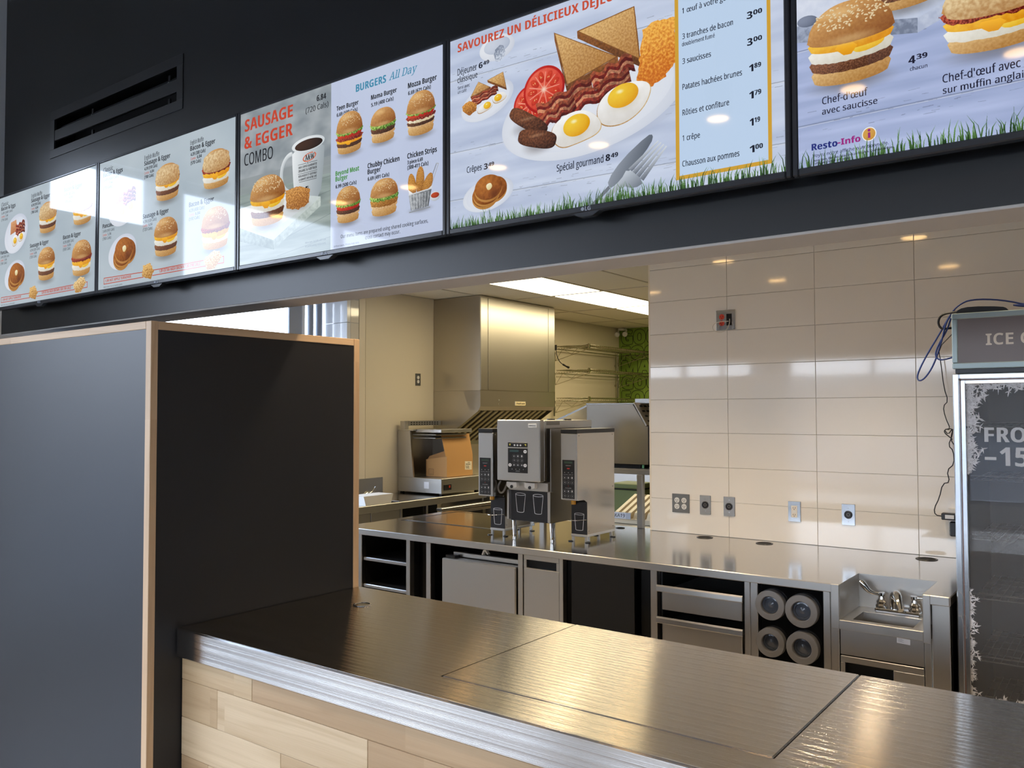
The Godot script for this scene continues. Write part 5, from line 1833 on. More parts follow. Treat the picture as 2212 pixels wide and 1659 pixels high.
# ------------------------------------------------------------------ freezer, cables, outlets
func frost_print(w: int, h: int) -> Image:
	# glass region x -0.547..0.113, y 0.14..1.751 ; 1 px = 1 mm
	var im := Image.create(w, h, false, Image.FORMAT_RGBA8)
	im.fill(Color(0.8, 0.8, 0.8, 0.0))
	var spike := func(c: Vector2, n: int, len: float):
		for k in n:
			var a := rng.randf_range(0.0, TAU)
			var L := len * rng.randf_range(0.35, 1.0)
			var d := Vector2(cos(a), sin(a))
			var o := d.orthogonal() * L * rng.randf_range(0.08, 0.17)
			var g := rng.randi_range(178, 214)
			var col := rgb(g, g, g + 2)
			poly(im, [c - d * L * 0.2, c + d * L * 0.3 + o, c + d * L, c + d * L * 0.3 - o], col, col)
	for k in 150:
		var y := rng.randf_range(0.0, 345.0)
		var wd := 40.0 + 45.0 * (1.0 - y / 345.0) + 18.0 * sin(y * 0.05)
		spike.call(Vector2(rng.randf() * rng.randf() * wd, y), 7, 26.0)
	for k in 130:
		var x := rng.randf_range(0.0, float(w))
		spike.call(Vector2(x, rng.randf() * rng.randf() * (62.0 + 20.0 * sin(x * 0.03))), 7, 26.0)
	for k in 70:
		var y := rng.randf_range(815.0, 1240.0)
		spike.call(Vector2(rng.randf() * rng.randf() * (22.0 + 12.0 * sin(y * 0.06)), y), 6, 22.0)
	for k in 200:
		var x := rng.randf_range(0.0, float(w))
		var hh := 70.0 + 30.0 * sin(x * 0.035)
		spike.call(Vector2(x, h - 400.0 + 60.0 - rng.randf() * rng.randf() * hh + (40.0 if x < 60.0 else 0.0)), 7, 24.0)
	im.fill_rect(Rect2i(0, h - 340, w, 340), Color(0.8, 0.8, 0.8, 0.0))
	var c := rgb(196, 198, 200)
	text(im, "FROZEN", 64, 231, 350, 57, c, true)
	im.fill_rect(Rect2i(63, 290, 40, 12), c)
	text(im, "15°", 116, 323, 250, 72, c, true)
	return im


func freezer():
	var x0 := -0.592
	var x1 := 0.16
	var t = thing("freezer", "tall glass-door ice cream freezer at the end of the service counter", "freezer", Vector3(-0.216, 0, -4.1))
	var zf := -3.77
	# cabinet
	part("side", bx(x0 + 0.004, x0 + 0.034, 0.08, 1.80, -4.5, -3.82, 0.003), M["freezer lining"], t)
	part("side", bx(x1 - 0.034, x1 - 0.004, 0.08, 1.80, -4.5, -3.82, 0.003), M["freezer lining"], t)
	part("back", bx(x0 + 0.035, x1 - 0.035, 0.1, 1.79, -4.5, -4.48, 0.0), M["freezer lining"], t)
	part("floor_panel", bx(x0 + 0.004, x1 - 0.004, 0.0, 0.12, -4.5, -3.82, 0.003), M["freezer lining"], t)
	part("roof", bx(x0 + 0.004, x1 - 0.004, 1.76, 1.806, -4.5, -3.815, 0.002), M["freezer lining"], t)
	for y in [0.42, 0.63, 0.88, 1.12, 1.36, 1.58]:
		var s := MB.new()
		for z in [-3.90, -4.02, -4.14, -4.26, -4.38, -4.46]:
			s.cyl(Vector3(x0 + 0.04, y, z), Vector3(x1 - 0.04, y, z), 0.003, 6)
		s.cyl(Vector3(x0 + 0.04, y + 0.018, -3.9), Vector3(x1 - 0.04, y + 0.018, -3.9), 0.0035, 6)
		for k in 24:
			var x := x0 + 0.05 + k * (x1 - x0 - 0.1) / 23.0
			s.cyl(Vector3(x, y + 0.004, -4.46), Vector3(x, y + 0.004, -3.9), 0.0015, 4)
		part("wire_shelf", s, M["dark wire"], t)
	# lit-box header
	var b := bx(x0, x1, 2.012, 2.036, -3.83, zf, 0.003)
	add(b, x0, x1, 1.812, 1.836, -3.83, zf, 0.003)
	add(b, x0, x0 + 0.021, 1.836, 2.012, -3.83, zf, 0.003)
	add(b, x1 - 0.021, x1, 1.836, 2.012, -3.83, zf, 0.003)
	part("header_frame", b, M["silver paint"], t)
	part("header_sign", bx(x0 + 0.02, x1 - 0.02, 1.835, 2.013, -3.80, -3.774, 0.0), mat("sign brown", rgb(112, 102, 98), 0.35), t)
	part("header_box", bx(x0 + 0.004, x1 - 0.004, 1.807, 2.03, -4.45, -3.831, 0.004), M["black plastic"], t)
	var tm := TextMesh.new()
	tm.font = face_of(true, false)
	tm.text = "ICE CREAM"
	tm.font_size = 64
	tm.pixel_size = 0.00098
	tm.depth = 0.001
	tm.horizontal_alignment = HORIZONTAL_ALIGNMENT_LEFT
	var lt := MeshInstance3D.new()
	lt.name = "header_letters"
	lt.mesh = tm
	lt.material_override = mat("sign letters", rgb(208, 198, 182), 0.5)
	t.add_child(lt)
	var ab := tm.get_aabb()
	lt.scale = Vector3(0.104 / 0.104, 1, 1)
	lt.position = Vector3(-0.472 - ab.position.x, 1.926 - ab.get_center().y, -3.7735) - t.position
	part("gap_strip", bx(x0 + 0.008, x1 - 0.008, 1.793, 1.813, -3.83, -3.785, 0.002), M["black plastic"], t)
	# door
	var d := MB.new()
	d.box(Vector3(x0, 0.10, -3.812), Vector3(x0 + 0.024, 1.793, zf), 0.004)
	d.box(Vector3(x1 - 0.024, 0.10, -3.812), Vector3(x1, 1.793, zf), 0.004)
	d.box(Vector3(x0 + 0.023, 1.770, -3.812), Vector3(x1 - 0.023, 1.793, zf), 0.004)
	d.box(Vector3(x0 + 0.023, 0.10, -3.812), Vector3(x1 - 0.023, 0.124, zf), 0.004)
	var dr := part("door", d, M["aluminium"], t)
	b = bx(x0 + 0.0235, x0 + 0.0285, 0.124, 1.770, -3.80, zf - 0.004, 0.0)
	add(b, x1 - 0.0285, x1 - 0.0235, 0.124, 1.770, -3.80, zf - 0.004, 0.0)
	add(b, x0 + 0.0235, x1 - 0.0235, 1.7655, 1.7705, -3.80, zf - 0.004, 0.0)
	part("gasket", b, mat("gasket brown", rgb(110, 84, 74), 0.6), dr)
	b = bx(x0 + 0.028, x0 + 0.045, 0.128, 1.766, -3.80, zf - 0.001, 0.002)
	add(b, x1 - 0.045, x1 - 0.028, 0.128, 1.766, -3.80, zf - 0.001, 0.002)
	add(b, x0 + 0.044, x1 - 0.044, 1.751, 1.766, -3.80, zf - 0.001, 0.002)
	add(b, x0 + 0.044, x1 - 0.044, 0.128, 0.143, -3.80, zf - 0.001, 0.002)
	part("inner_frame", b, M["aluminium"], dr)
	part("pane", bx(x0 + 0.044, x1 - 0.044, 0.142, 1.752, -3.787, -3.782, 0.0), M["pane"], dr)
	var m := mat("frost print", Color.WHITE, 0.7)
	m.albedo_texture = tex(frost_print(664, 1610))
	m.transparency = BaseMaterial3D.TRANSPARENCY_ALPHA_SCISSOR
	m.alpha_scissor_threshold = 0.5
	b = MB.new()
	b.quad_uv(Vector3(-0.548, 0.142, -3.7812), Vector3(0.116, 0.142, -3.7812), Vector3(0.116, 1.752, -3.7812), Vector3(-0.548, 1.752, -3.7812), Vector3.BACK)
	part("frost_print", b, m, dr, "white frost pattern and lettering on the glass")
	b = MB.new()
	b.prism(curve([Vector2(0, 0.928), Vector2(0.014, 0.915), Vector2(0.02, 0.905), Vector2(0.018, 0.865), Vector2(0.008, 0.835), Vector2(0.012, 0.81), Vector2(0.022, 0.78), Vector2(0.023, 0.742), Vector2(0.028, 0.742), Vector2(0.024, 0.79), Vector2(0.026, 0.84), Vector2(0.0, 0.82), Vector2(-0.004, 0.86), Vector2(0.004, 0.89), Vector2(-0.001, 0.91)], 1), Vector3(-0.586, 0, -3.769), Vector3.RIGHT, Vector3.UP, Vector3(0, 0, 0.0015))
	part("peeling_film", b, M["film"], dr, "torn beige protective film hanging from the door frame")
	for x in [x0 + 0.06, x1 - 0.06]:
		part("foot", bx(x - 0.02, x + 0.02, 0.0, 0.02, -3.9, -3.86, 0.002), M["black plastic"], t)
	# box and cables on its roof
	b = MB.new()
	b.prism(curve([Vector2(-0.585, 0.0), Vector2(-0.575, 0.022), Vector2(-0.53, 0.03), Vector2(-0.42, 0.022), Vector2(-0.40, 0.012), Vector2(-0.40, 0.0)], 1), Vector3(0, 2.036, -3.98), Vector3.RIGHT, Vector3.UP, Vector3(0, 0, 0.16))
	solo("cable_pouch", b, M["black plastic"], "flat black pouch lying on the freezer roof", "pouch")
	b = MB.new()
	var zc := -4.0
	b.tube([Vector3(-0.20, 2.056, zc + 0.05), Vector3(-0.33, 2.07, zc), Vector3(-0.44, 2.105, zc), Vector3(-0.55, 2.116, zc), Vector3(-0.60, 2.096, zc), Vector3(-0.632, 2.056, zc), Vector3(-0.675, 1.975, zc), Vector3(-0.735, 1.88, zc - 0.02), Vector3(-0.772, 1.80, zc - 0.02), Vector3(-0.763, 1.772, zc - 0.01), Vector3(-0.735, 1.785, zc), Vector3(-0.70, 1.84, zc), Vector3(-0.668, 1.94, zc), Vector3(-0.648, 2.02, zc + 0.01), Vector3(-0.628, 2.05, zc + 0.02)], 0.0034, 8, 2)
	b.tube([Vector3(-0.20, 2.05, zc + 0.02), Vector3(-0.36, 2.075, zc + 0.02), Vector3(-0.405, 2.078, zc + 0.03), Vector3(-0.36, 2.066, zc + 0.04), Vector3(-0.22, 2.052, zc + 0.06)], 0.0032, 8, 2)
	b.tube([Vector3(-0.628, 2.04, zc + 0.01), Vector3(-0.645, 1.99, zc), Vector3(-0.68, 1.93, zc), Vector3(-0.695, 1.885, zc), Vector3(-0.68, 1.862, zc), Vector3(-0.645, 1.866, zc), Vector3(-0.60, 1.884, zc - 0.02)], 0.0034, 8, 2)
	solo("network_cable", b, M["blue cable"], "blue network cable looped over the freezer corner", "cable")
	b = MB.new()
	b.tube([Vector3(-0.56, 2.062, zc + 0.03), Vector3(-0.62, 2.064, zc + 0.02), Vector3(-0.668, 2.058, zc), Vector3(-0.682, 2.025, zc), Vector3(-0.668, 1.995, zc), Vector3(-0.634, 1.998, zc), Vector3(-0.594, 2.004, zc - 0.03)], 0.0048, 8, 2)
	solo("power_cable", b, M["black cable"], "short thick black cable curling off the freezer roof", "cable")
	b = MB.new()
	var T := []
	for p in [[-0.67, 2.0], [-0.80, 1.96], [-0.79, 1.893], [-0.778, 1.76], [-0.759, 1.693], [-0.783, 1.667], [-0.775, 1.614], [-0.75, 1.548], [-0.782, 1.552], [-0.762, 1.522], [-0.74, 1.562], [-0.744, 1.52], [-0.763, 1.469], [-0.74, 1.444], [-0.737, 1.378], [-0.772, 1.344], [-0.759, 1.285], [-0.792, 1.277], [-0.808, 1.204], [-0.833, 1.15], [-0.829, 1.117], [-0.795, 1.113]]:
		T.append(Vector3(p[0], p[1], -4.70 if p[1] < 1.99 else -4.3))
	b.tube(T, 0.0026, 6, 1)
	b.tube([Vector3(-0.742, 1.50, -4.69), Vector3(-0.79, 1.545, -4.69), Vector3(-0.735, 1.56, -4.68), Vector3(-0.75, 1.50, -4.68), Vector3(-0.732, 1.47, -4.69)], 0.0026, 6, 2)
	solo("adapter_cable", b, M["black cable"], "thin kinked black cable hanging down the tiled wall", "cable")
	var a = thing("power_adapter", "black power adapter with a white label plugged in beside the freezer", "adapter", Vector3(-0.762, 1.0, -4.72))
	part("brick", bx(-0.80, -0.728, 1.096, 1.13, -4.735, -4.69, 0.004), M["black plastic"], a)
	part("label", bx(-0.782, -0.742, 1.103, 1.122, -4.6905, -4.6885, 0.0), M["paper"], a)
	part("plug", bx(-0.765, -0.725, 1.015, 1.088, -4.735, -4.70, 0.005), M["black plastic"], a)
	part("socket_plate", bx(-0.775, -0.705, 1.02, 1.15, -4.7565, -4.736, 0.002), M["white plastic"], a)


func slots(b: MB, x: float, y: float, z: float, s := 1.0):
	add(b, x - 0.0075 * s, x - 0.0050 * s, y - 0.002 * s, y + 0.006 * s, z, z + 0.0006, 0.0)
	add(b, x + 0.0050 * s, x + 0.0075 * s, y - 0.002 * s, y + 0.006 * s, z, z + 0.0006, 0.0)
	b.lathe([Vector2(0.0026 * s, 0), Vector2(0.0026 * s, 0.0006), Vector2(0, 0.0006)], Vector3(x, y - 0.0075 * s, z), Vector3.BACK, 10)


func wall_bits():
	var z := -4.757
	# four-socket plate
	var t = thing("outlet", "square steel plate with four white sockets on the tile wall", "outlet", Vector3(-2.25, 1.024, z))
	part("plate", bx(-2.307, -2.193, 1.0245, 1.1385, z, z + 0.006, 0.002), M["dull metal"], t)
	for x in [-2.274, -2.227]:
		for y in [1.062, 1.100]:
			var b := MB.new()
			b.lathe([Vector2(0.0165, 0), Vector2(0.0165, 0.003), Vector2(0.0, 0.003)], Vector3(x, y, z + 0.005), Vector3.BACK, 20)
			var f := part("socket", b, M["white plastic"], t)
			b = MB.new()
			slots(b, x, y, z + 0.008)
			part("slot", b, M["void"], f)
	# round twist-lock outlets
	var lab := ["first single black round outlet, beside the four-socket plate", "second single black round outlet, between four-socket plate and ivory socket", "single black round outlet nearest the freezer"]
	var k := 0
	for x in [-2.09, -1.94, -1.2645]:
		t = thing("outlet", lab[k], "outlet", Vector3(x, 1.025, z), "round black wall outlets")
		part("plate", bx(x - 0.035, x + 0.035, 1.025, 1.139, z, z + 0.006, 0.004), M["aluminium"], t)
		var b := MB.new()
		b.lathe([Vector2(0.0215, 0), Vector2(0.0215, 0.004), Vector2(0.0185, 0.006), Vector2(0.0175, 0.003), Vector2(0, 0.003)], Vector3(x, 1.082, z + 0.005), Vector3.BACK, 28)
		part("socket", b, M["black plastic"], t)
		b = MB.new()
		b.lathe([Vector2(0.009, 0), Vector2(0.009, 0.0012), Vector2(0.006, 0.0012), Vector2(0.006, 0.0)], Vector3(x, 1.082, z + 0.008), Vector3.BACK, 20)
		part("core", b, M["gray plastic"], t)
		for y in [1.046, 1.118]:
			b = MB.new()
			b.lathe([Vector2(0.004, 0), Vector2(0.003, 0.0015), Vector2(0, 0.002)], Vector3(x, y, z + 0.006), Vector3.BACK, 12)
			part("screw", b, M["chrome"], t)
		k += 1
	t = thing("outlet", "bright steel plate with an ivory rectangular double socket", "outlet", Vector3(-1.5565, 1.022, z))
	part("plate", bx(-1.5915, -1.5215, 1.022, 1.136, z, z + 0.006, 0.004), M["aluminium"], t)
	var g := part("socket", bx(-1.573, -1.540, 1.046, 1.112, z + 0.005, z + 0.0085, 0.001), M["ivory"], t)
	var sb := MB.new()
	slots(sb, -1.5565, 1.098, z + 0.0085, 0.9)
	slots(sb, -1.5565, 1.060, z + 0.0085, 0.9)
	part("slot", sb, M["void"], g)
	part("button", bx(-1.566, -1.547, 1.072, 1.085, z + 0.008, z + 0.0095, 0.0005), M["white plastic"], g)
	# high plate: red sockets and an open half with a loose wire
	t = thing("outlet", "high square steel plate with red sockets and an open black half", "outlet", Vector3(-1.95, 2.127, z))
	part("plate", bx(-2.009, -1.891, 2.127, 2.246, z, z + 0.006, 0.003), M["aluminium"], t)
	for y in [2.168, 2.206]:
		var b := MB.new()
		b.lathe([Vector2(0.0165, 0), Vector2(0.0165, 0.003), Vector2(0.0, 0.003)], Vector3(-1.973, y, z + 0.005), Vector3.BACK, 20)
		var f := part("socket", b, M["red plastic"], t)
		b = MB.new()
		slots(b, -1.973, y, z + 0.008)
		part("slot", b, M["void"], f)
	part("opening", bx(-1.944, -1.911, 2.153, 2.222, z + 0.004, z + 0.0068, 0.0), M["void"], t)
	var w := MB.new()
	w.tube([Vector3(-1.922, 2.19, z + 0.012), Vector3(-1.914, 2.165, z + 0.03), Vector3(-1.922, 2.125, z + 0.05), Vector3(-1.955, 2.106, z + 0.06), Vector3(-1.995, 2.115, z + 0.06), Vector3(-2.014, 2.14, z + 0.055), Vector3(-2.004, 2.166, z + 0.045), Vector3(-1.965, 2.176, z + 0.035), Vector3(-1.925, 2.176, z + 0.02)], 0.0022, 6, 2)
	solo("loose_wire", w, M["white cable"], "thin white wire looping out of the high wall plate", "wire")
	# kitchen side outlet on the cream wall
	t = thing("outlet", "dark metal plate with two ivory sockets on the kitchen wall", "outlet", Vector3(-5.497, 1.895, -5.887))
	part("plate", bx(-5.5, -5.494, 1.894, 2.009, -5.922, -5.852, 0.002), M["dull metal"], t)
	for y in [1.932, 1.971]:
		var b := MB.new()
		b.lathe([Vector2(0.0165, 0), Vector2(0.0165, 0.003), Vector2(0.0, 0.003)], Vector3(-5.495, y, -5.887), Vector3.RIGHT, 16)
		part("socket", b, M["white plastic"], t)


# ------------------------------------------------------------------ kitchen
func kitchen():
	# prep counter along the outside wall
	var t = thing("prep_counter", "steel prep counter with a sink along the outside kitchen wall", "counter", Vector3(-5.2, 0, -5.1))
	var b := MB.new()
	b.box(Vector3(-5.498, 0.866, -6.18), Vector3(-4.90, 0.9, -5.07), 0.003)
	b.box(Vector3(-5.498, 0.866, -4.82), Vector3(-4.90, 0.9, -4.2), 0.003)
	b.box(Vector3(-5.498, 0.866, -5.07), Vector3(-5.18, 0.9, -4.82), 0.0)
	b.box(Vector3(-4.94, 0.866, -5.07), Vector3(-4.90, 0.9, -4.82), 0.0)
	part("worktop", b, M["mirror steel"], t)
	b = bx(-5.19, -5.18, 0.70, 0.898, -5.07, -4.82, 0.0)
	add(b, -4.94, -4.93, 0.70, 0.898, -5.07, -4.82, 0.0)
	add(b, -5.19, -4.93, 0.70, 0.71, -5.07, -4.82, 0.0)
	add(b, -5.19, -4.93, 0.70, 0.898, -5.078, -5.07, 0.0)
	part("basin", b, M["satin steel"], t)
	part("edge", bx(-4.91, -4.895, 0.84, 0.8985, -6.18, -4.2, 0.003), M["steel"], t)
	part("splash", bx(-5.499, -5.49, 0.9, 1.055, -5.42, -4.2, 0.002), M["satin steel"], t)
	for z in [[-4.72, -4.2], [-5.055, -4.745]]:
		part("door", bx(-4.935, -4.92, 0.1, 0.835, z[0], z[1], 0.002), M["steel"], t)
	for z in [-4.733, -5.068, -5.383, -6.15]:
		part("leg", bx(-4.955, -4.915, 0.0, 0.84, z - 0.012, z + 0.012, 0.002), M["steel"], t)
	part("back_panel", bx(-5.45, -5.44, 0.05, 0.84, -6.1, -4.2, 0.0), M["void"], t)
	var f = thing("faucet", "chrome lever faucet at the kitchen prep sink", "faucet", Vector3(-5.3, 0.9, -5.05))
	b = MB.new()
	b.tube([Vector3(-5.3, 0.9, -5.06), Vector3(-5.3, 0.935, -5.058), Vector3(-5.295, 0.952, -5.04), Vector3(-5.285, 0.94, -5.0), Vector3(-5.27, 0.915, -4.96)], [0.026, 0.024, 0.022, 0.017, 0.013], 12, 2)
	part("spout", b, M["chrome"], f)
	b = MB.new()
	b.tube([Vector3(-5.3, 0.945, -5.07), Vector3(-5.3, 0.955, -5.10), Vector3(-5.3, 0.975, -5.13), Vector3(-5.3, 0.995, -5.145)], [0.008, 0.007, 0.012, 0.011], 10, 2)
	part("lever", b, M["chrome"], f)
	b = MB.new()
	b.box(Vector3(-5.33, 0.9, -5.10), Vector3(-5.27, 0.912, -4.98), 0.004)
	part("base", b, M["chrome"], f)
	b = MB.new()
	b.prism([Vector2(-0.14, 0.0), Vector2(0.14, 0.0), Vector2(0.165, 0.075), Vector2(-0.165, 0.075)], Vector3(-5.08, 0.9, -4.80), Vector3.BACK, Vector3.UP, Vector3(0.17, 0, 0))
	solo("white_tub", b, M["white plastic"], "white plastic tub standing on the prep counter edge", "tub")
	# heated landing station
	t = thing("landing_station", "steel heated landing station on the prep counter, box inside", "food warmer", Vector3(-5.22, 0.9, -5.88))
	part("base", bx(-5.488, -4.953, 0.915, 1.048, -6.17, -5.609, 0.003), M["satin steel"], t)
	for z in [-5.609, -6.075]:
		b = MB.new()
		b.prism([Vector2(-5.488, 1.048), Vector2(-5.295, 1.048), Vector2(-5.337, 1.47), Vector2(-5.488, 1.47)], Vector3(0, 0, z - 0.018), Vector3.RIGHT, Vector3.UP, Vector3(0, 0, 0.018))
		part("end_panel", b, M["satin steel"], t)
	part("back", bx(-5.488, -5.478, 1.048, 1.47, -6.075, -5.627, 0.0), M["satin steel"], t)
	b = bx(-5.488, -5.30, 1.47, 1.482, -6.093, -5.609, 0.002)
	add(b, -5.315, -5.0, 1.455, 1.485, -6.093, -5.66, 0.002)
	part("canopy", b, M["satin steel"], t)
	for y in [1.40, 1.43]:
		part("heat_bar", bx(-5.33, -5.05, y, y + 0.012, -6.07, -5.64, 0.004), M["dull metal"], t)
	part("rail", bx(-5.46, -5.40, 1.482, 1.56, -5.66, -5.609, 0.002), M["satin steel"], t)
	b = bx(-5.41, -5.395, 1.515, 1.56, -6.10, -5.66, 0.001)
	var rl := part("rail", b, M["satin steel"], t)
	b = MB.new()
	for k in 11:
		for j in 2:
			add(b, -5.3945, -5.3935, 1.523 + j * 0.018, 1.531 + j * 0.018, -5.70 - k * 0.036, -5.68 - k * 0.036, 0.0)
	part("rail_holes", b, M["void"], rl)
	part("control_plate", bx(-4.953, -4.948, 0.945, 0.995, -5.74, -5.64, 0.001), M["black plastic"], t)
	part("switch", bx(-4.948, -4.943, 0.965, 0.985, -5.72, -5.70, 0.001), M["red plastic"], t)
	part("label", bx(-5.16, -5.10, 0.955, 1.015, -5.609, -5.607, 0.0), M["paper"], t)
	for p in [[-5.46, -5.64], [-4.98, -5.64], [-5.46, -6.13], [-4.98, -6.13]]:
		part("foot", bx(p[0] - 0.015, p[0] + 0.015, 0.9005, 0.916, p[1] - 0.015, p[1] + 0.015, 0.002), M["black plastic"], t)
	# open cardboard box
	t = thing("cardboard_box", "open cardboard box with one raised flap in the landing station", "box", Vector3(-5.16, 1.05, -5.93))
	var X := -5.03
	b = MB.new()
	b.prism([Vector2(-5.770, 1.05), Vector2(-6.14, 1.05), Vector2(-6.14, 1.238), Vector2(-5.770, 1.238)], Vector3(X, 0, 0), Vector3.BACK, Vector3.UP, Vector3(-0.006, 0, 0))
	b.prism([Vector2(-5.284, 1.05), Vector2(X - 0.006, 1.05), Vector2(X - 0.006, 1.237), Vector2(-5.284, 1.205)], Vector3(0, 0, -5.776), Vector3.RIGHT, Vector3.UP, Vector3(0, 0, 0.006))
	b.box(Vector3(-5.284, 1.05, -6.14), Vector3(-5.278, 1.205, -5.776), 0.0)
	b.box(Vector3(-5.284, 1.05, -6.14), Vector3(X - 0.006, 1.22, -6.134), 0.0)
	b.box(Vector3(-5.284, 1.0495, -6.14), Vector3(X - 0.006, 1.054, -5.776), 0.0)
	part("body", b, M["cardboard"], t)
	b = MB.new()
	b.prism([Vector2(-5.755, 0.0), Vector2(-6.14, 0.0), Vector2(-6.13, 0.205), Vector2(-5.735, 0.21)], Vector3(X, 1.238, 0), Vector3.BACK, Vector3(-0.18, 0.98, 0), Vector3(-0.005, 0, 0))
	part("flap", b, M["cardboard"], t)
	b = MB.new()
	b.prism([Vector2(-5.284, 1.205), Vector2(X - 0.01, 1.237), Vector2(X - 0.01, 1.296), Vector2(-5.26, 1.235)], Vector3(0, 0, -5.79), Vector3.RIGHT, Vector3.UP, Vector3(0, 0, -0.005))
	part("flap", b, M["cardboard in"], t)
	var li := Image.create(128, 128, false, Image.FORMAT_RGB8)
	li.fill(rgb(232, 220, 196))
	text(li, "12345", 50, 24, 92, 12, rgb(40, 36, 32), true)
	for k in 22:
		li.fill_rect(Rect2i(14 + k * 4, 34, 1 + (k * 7) % 3, 22), rgb(30, 28, 26))
	for k in 12:
		li.fill_rect(Rect2i(12 + (k * 31) % 60, 66 + (k / 3) * 13, 10 + (k * 17) % 26, 6), rgb(40, 36, 32))
	b = MB.new()
	b.tri(Vector3(X + 0.0008, 1.105, -6.025), Vector3(X + 0.0008, 1.10, -6.125), Vector3(X + 0.0008, 1.178, -6.125), Vector3.RIGHT, Vector3.RIGHT, Vector3.RIGHT, Vector2(0, 1), Vector2(1, 1), Vector2(1, 0))
	b.tri(Vector3(X + 0.0008, 1.105, -6.025), Vector3(X + 0.0008, 1.178, -6.125), Vector3(X + 0.0008, 1.183, -6.025), Vector3.RIGHT, Vector3.RIGHT, Vector3.RIGHT, Vector2(0, 1), Vector2(1, 0), Vector2(0, 0))
	part("label", b, printed("box label", li, 0.6), t, "white printed label")
	b = MB.new()
	for q in [[-5.25, -5.19, 1.065, 1.067], [-5.25, -5.19, 1.118, 1.120], [-5.25, -5.248, 1.065, 1.12], [-5.192, -5.19, 1.065, 1.12], [-5.24, -5.2, 1.075, 1.076], [-5.236, -5.235, 1.067, 1.118], [-5.221, -5.220, 1.067, 1.118], [-5.206, -5.205, 1.067, 1.118]]:
		add(b, q[0], q[1], q[2], q[3], -5.7695, -5.7688, 0.0)
	part("box_mark", b, mat("box ink", rgb(70, 46, 26), 0.8), t)
	# extraction hood
	t = thing("extraction_hood", "large steel extraction hood with slanted baffle filters on the kitchen wall", "hood", Vector3(-5.2, 1.5, -6.73))
	var XH := -4.914
	part("upper_box", bx(-5.498, XH, 1.842, 2.738, -7.356, -6.110, 0.002), M["hood steel"], t)
	for z in [[-6.217, -6.112], [-7.232, -6.226], [-7.354, -7.241]]:
		part("front_panel", bx(XH, XH + 0.006, 1.85, 2.72, z[0], z[1], 0.002), M["hood steel"], t)
	b = MB.new()
	b.prism([Vector2(XH, 1.842), Vector2(XH, 1.692), Vector2(XH - 0.024, 1.655), Vector2(-5.05, 1.655), Vector2(-5.12, 1.842)], Vector3(0, 0, -7.356), Vector3.RIGHT, Vector3.UP, Vector3(0, 0, 1.246))
	part("lip", b, M["hood steel"], t)
	for z in [-6.11, -7.35]:
		b = MB.new()
		b.prism([Vector2(-5.498, 1.842), Vector2(XH - 0.004, 1.842), Vector2(XH - 0.004, 1.69), Vector2(-4.938, 1.653), Vector2(-5.16, 1.51), Vector2(-5.498, 1.31)], Vector3(0, 0, z - 0.006), Vector3.RIGHT, Vector3.UP, Vector3(0, 0, 0.006))
		part("end_plate", b, M["hood steel"], t)
	part("back_plate", bx(-5.498, -5.49, 1.31, 1.842, -7.35, -6.12, 0.0), M["satin steel"], t)
	var dirf := Vector3(-0.84, -0.54, 0)
	var upf := Vector3(-0.54, 0.84, 0)
	for k in 13:
		b = MB.new()
		var z := -6.17 - k * 0.092
		b.xf = Transform3D(Basis(dirf, upf, Vector3.FORWARD), Vector3(-4.97, 1.648, z))
		b.box(Vector3(0.0, 0.0, -0.022), Vector3(0.56, 0.02, 0.022), 0.003)
		part("baffle", b, M["baffle metal"], t)
	b = MB.new()
	b.xf = Transform3D(Basis(dirf, upf, Vector3.FORWARD), Vector3(-4.97, 1.648, -6.73))
	b.box(Vector3(0.0, 0.035, -0.60), Vector3(0.56, 0.045, 0.60), 0.0)
	part("filter_back", b, M["void"], t)
	var hp := Image.create(176, 80, false, Image.FORMAT_RGB8)
	hp.fill(rgb(206, 190, 150))
	text(hp, "Halton", 16, 58, 160, 38, rgb(24, 20, 14), true)
	b = MB.new()
	var zx := XH + 0.0085
	b.box(Vector3(XH, 1.703, -6.823), Vector3(XH + 0.008, 1.742, -6.654), 0.001)
	var np := part("name_plate", b, M["ivory"], t)
	b = MB.new()
	b.tri(Vector3(zx, 1.704, -6.655), Vector3(zx, 1.704, -6.822), Vector3(zx, 1.741, -6.822), Vector3.RIGHT, Vector3.RIGHT, Vector3.RIGHT, Vector2(0, 1), Vector2(1, 1), Vector2(1, 0))
	b.tri(Vector3(zx, 1.704, -6.655), Vector3(zx, 1.741, -6.822), Vector3(zx, 1.741, -6.655), Vector3.RIGHT, Vector3.RIGHT, Vector3.RIGHT, Vector2(0, 1), Vector2(1, 0), Vector2(0, 0))
	part("print", b, printed("hood name", hp, 0.5), np)
	for y in [1.715, 1.755]:
		b = MB.new()
		b.lathe([Vector2(0.006, 0), Vector2(0.004, 0.003), Vector2(0, 0.004)], Vector3(XH, y, -6.40), Vector3.RIGHT, 10)
		part("rivet", b, M["chrome"], t)
	# cooking range under the hood
	t = thing("cooking_range", "low steel cooking range under the extraction hood", "range", Vector3(-5.1, 0, -6.8))
	part("body", bx(-5.49, -4.80, 0.08, 0.84, -7.40, -6.22, 0.004), M["satin steel"], t)
	part("cooktop", bx(-5.49, -4.80, 0.84, 0.86, -7.40, -6.22, 0.002), M["satin steel"], t)
	b = bx(-4.80, -4.74, 0.80, 0.825, -7.40, -5.37, 0.004)
	part("front_rail", b, M["hood steel"], t)
	part("front_rail", bx(-4.80, -4.755, 0.762, 0.785, -7.40, -5.49, 0.004), M["hood steel"], t)
	for z in [-6.25, -7.37]:
		part("leg", bx(-4.86, -4.82, 0.0, 0.08, z - 0.02, z + 0.02, 0.002), M["dull metal"], t)
	for z in [-5.45, -6.0]:
		part("bracket", bx(-4.80, -4.78, 0.0, 0.80, z - 0.02, z + 0.02, 0.002), M["dull metal"], t)
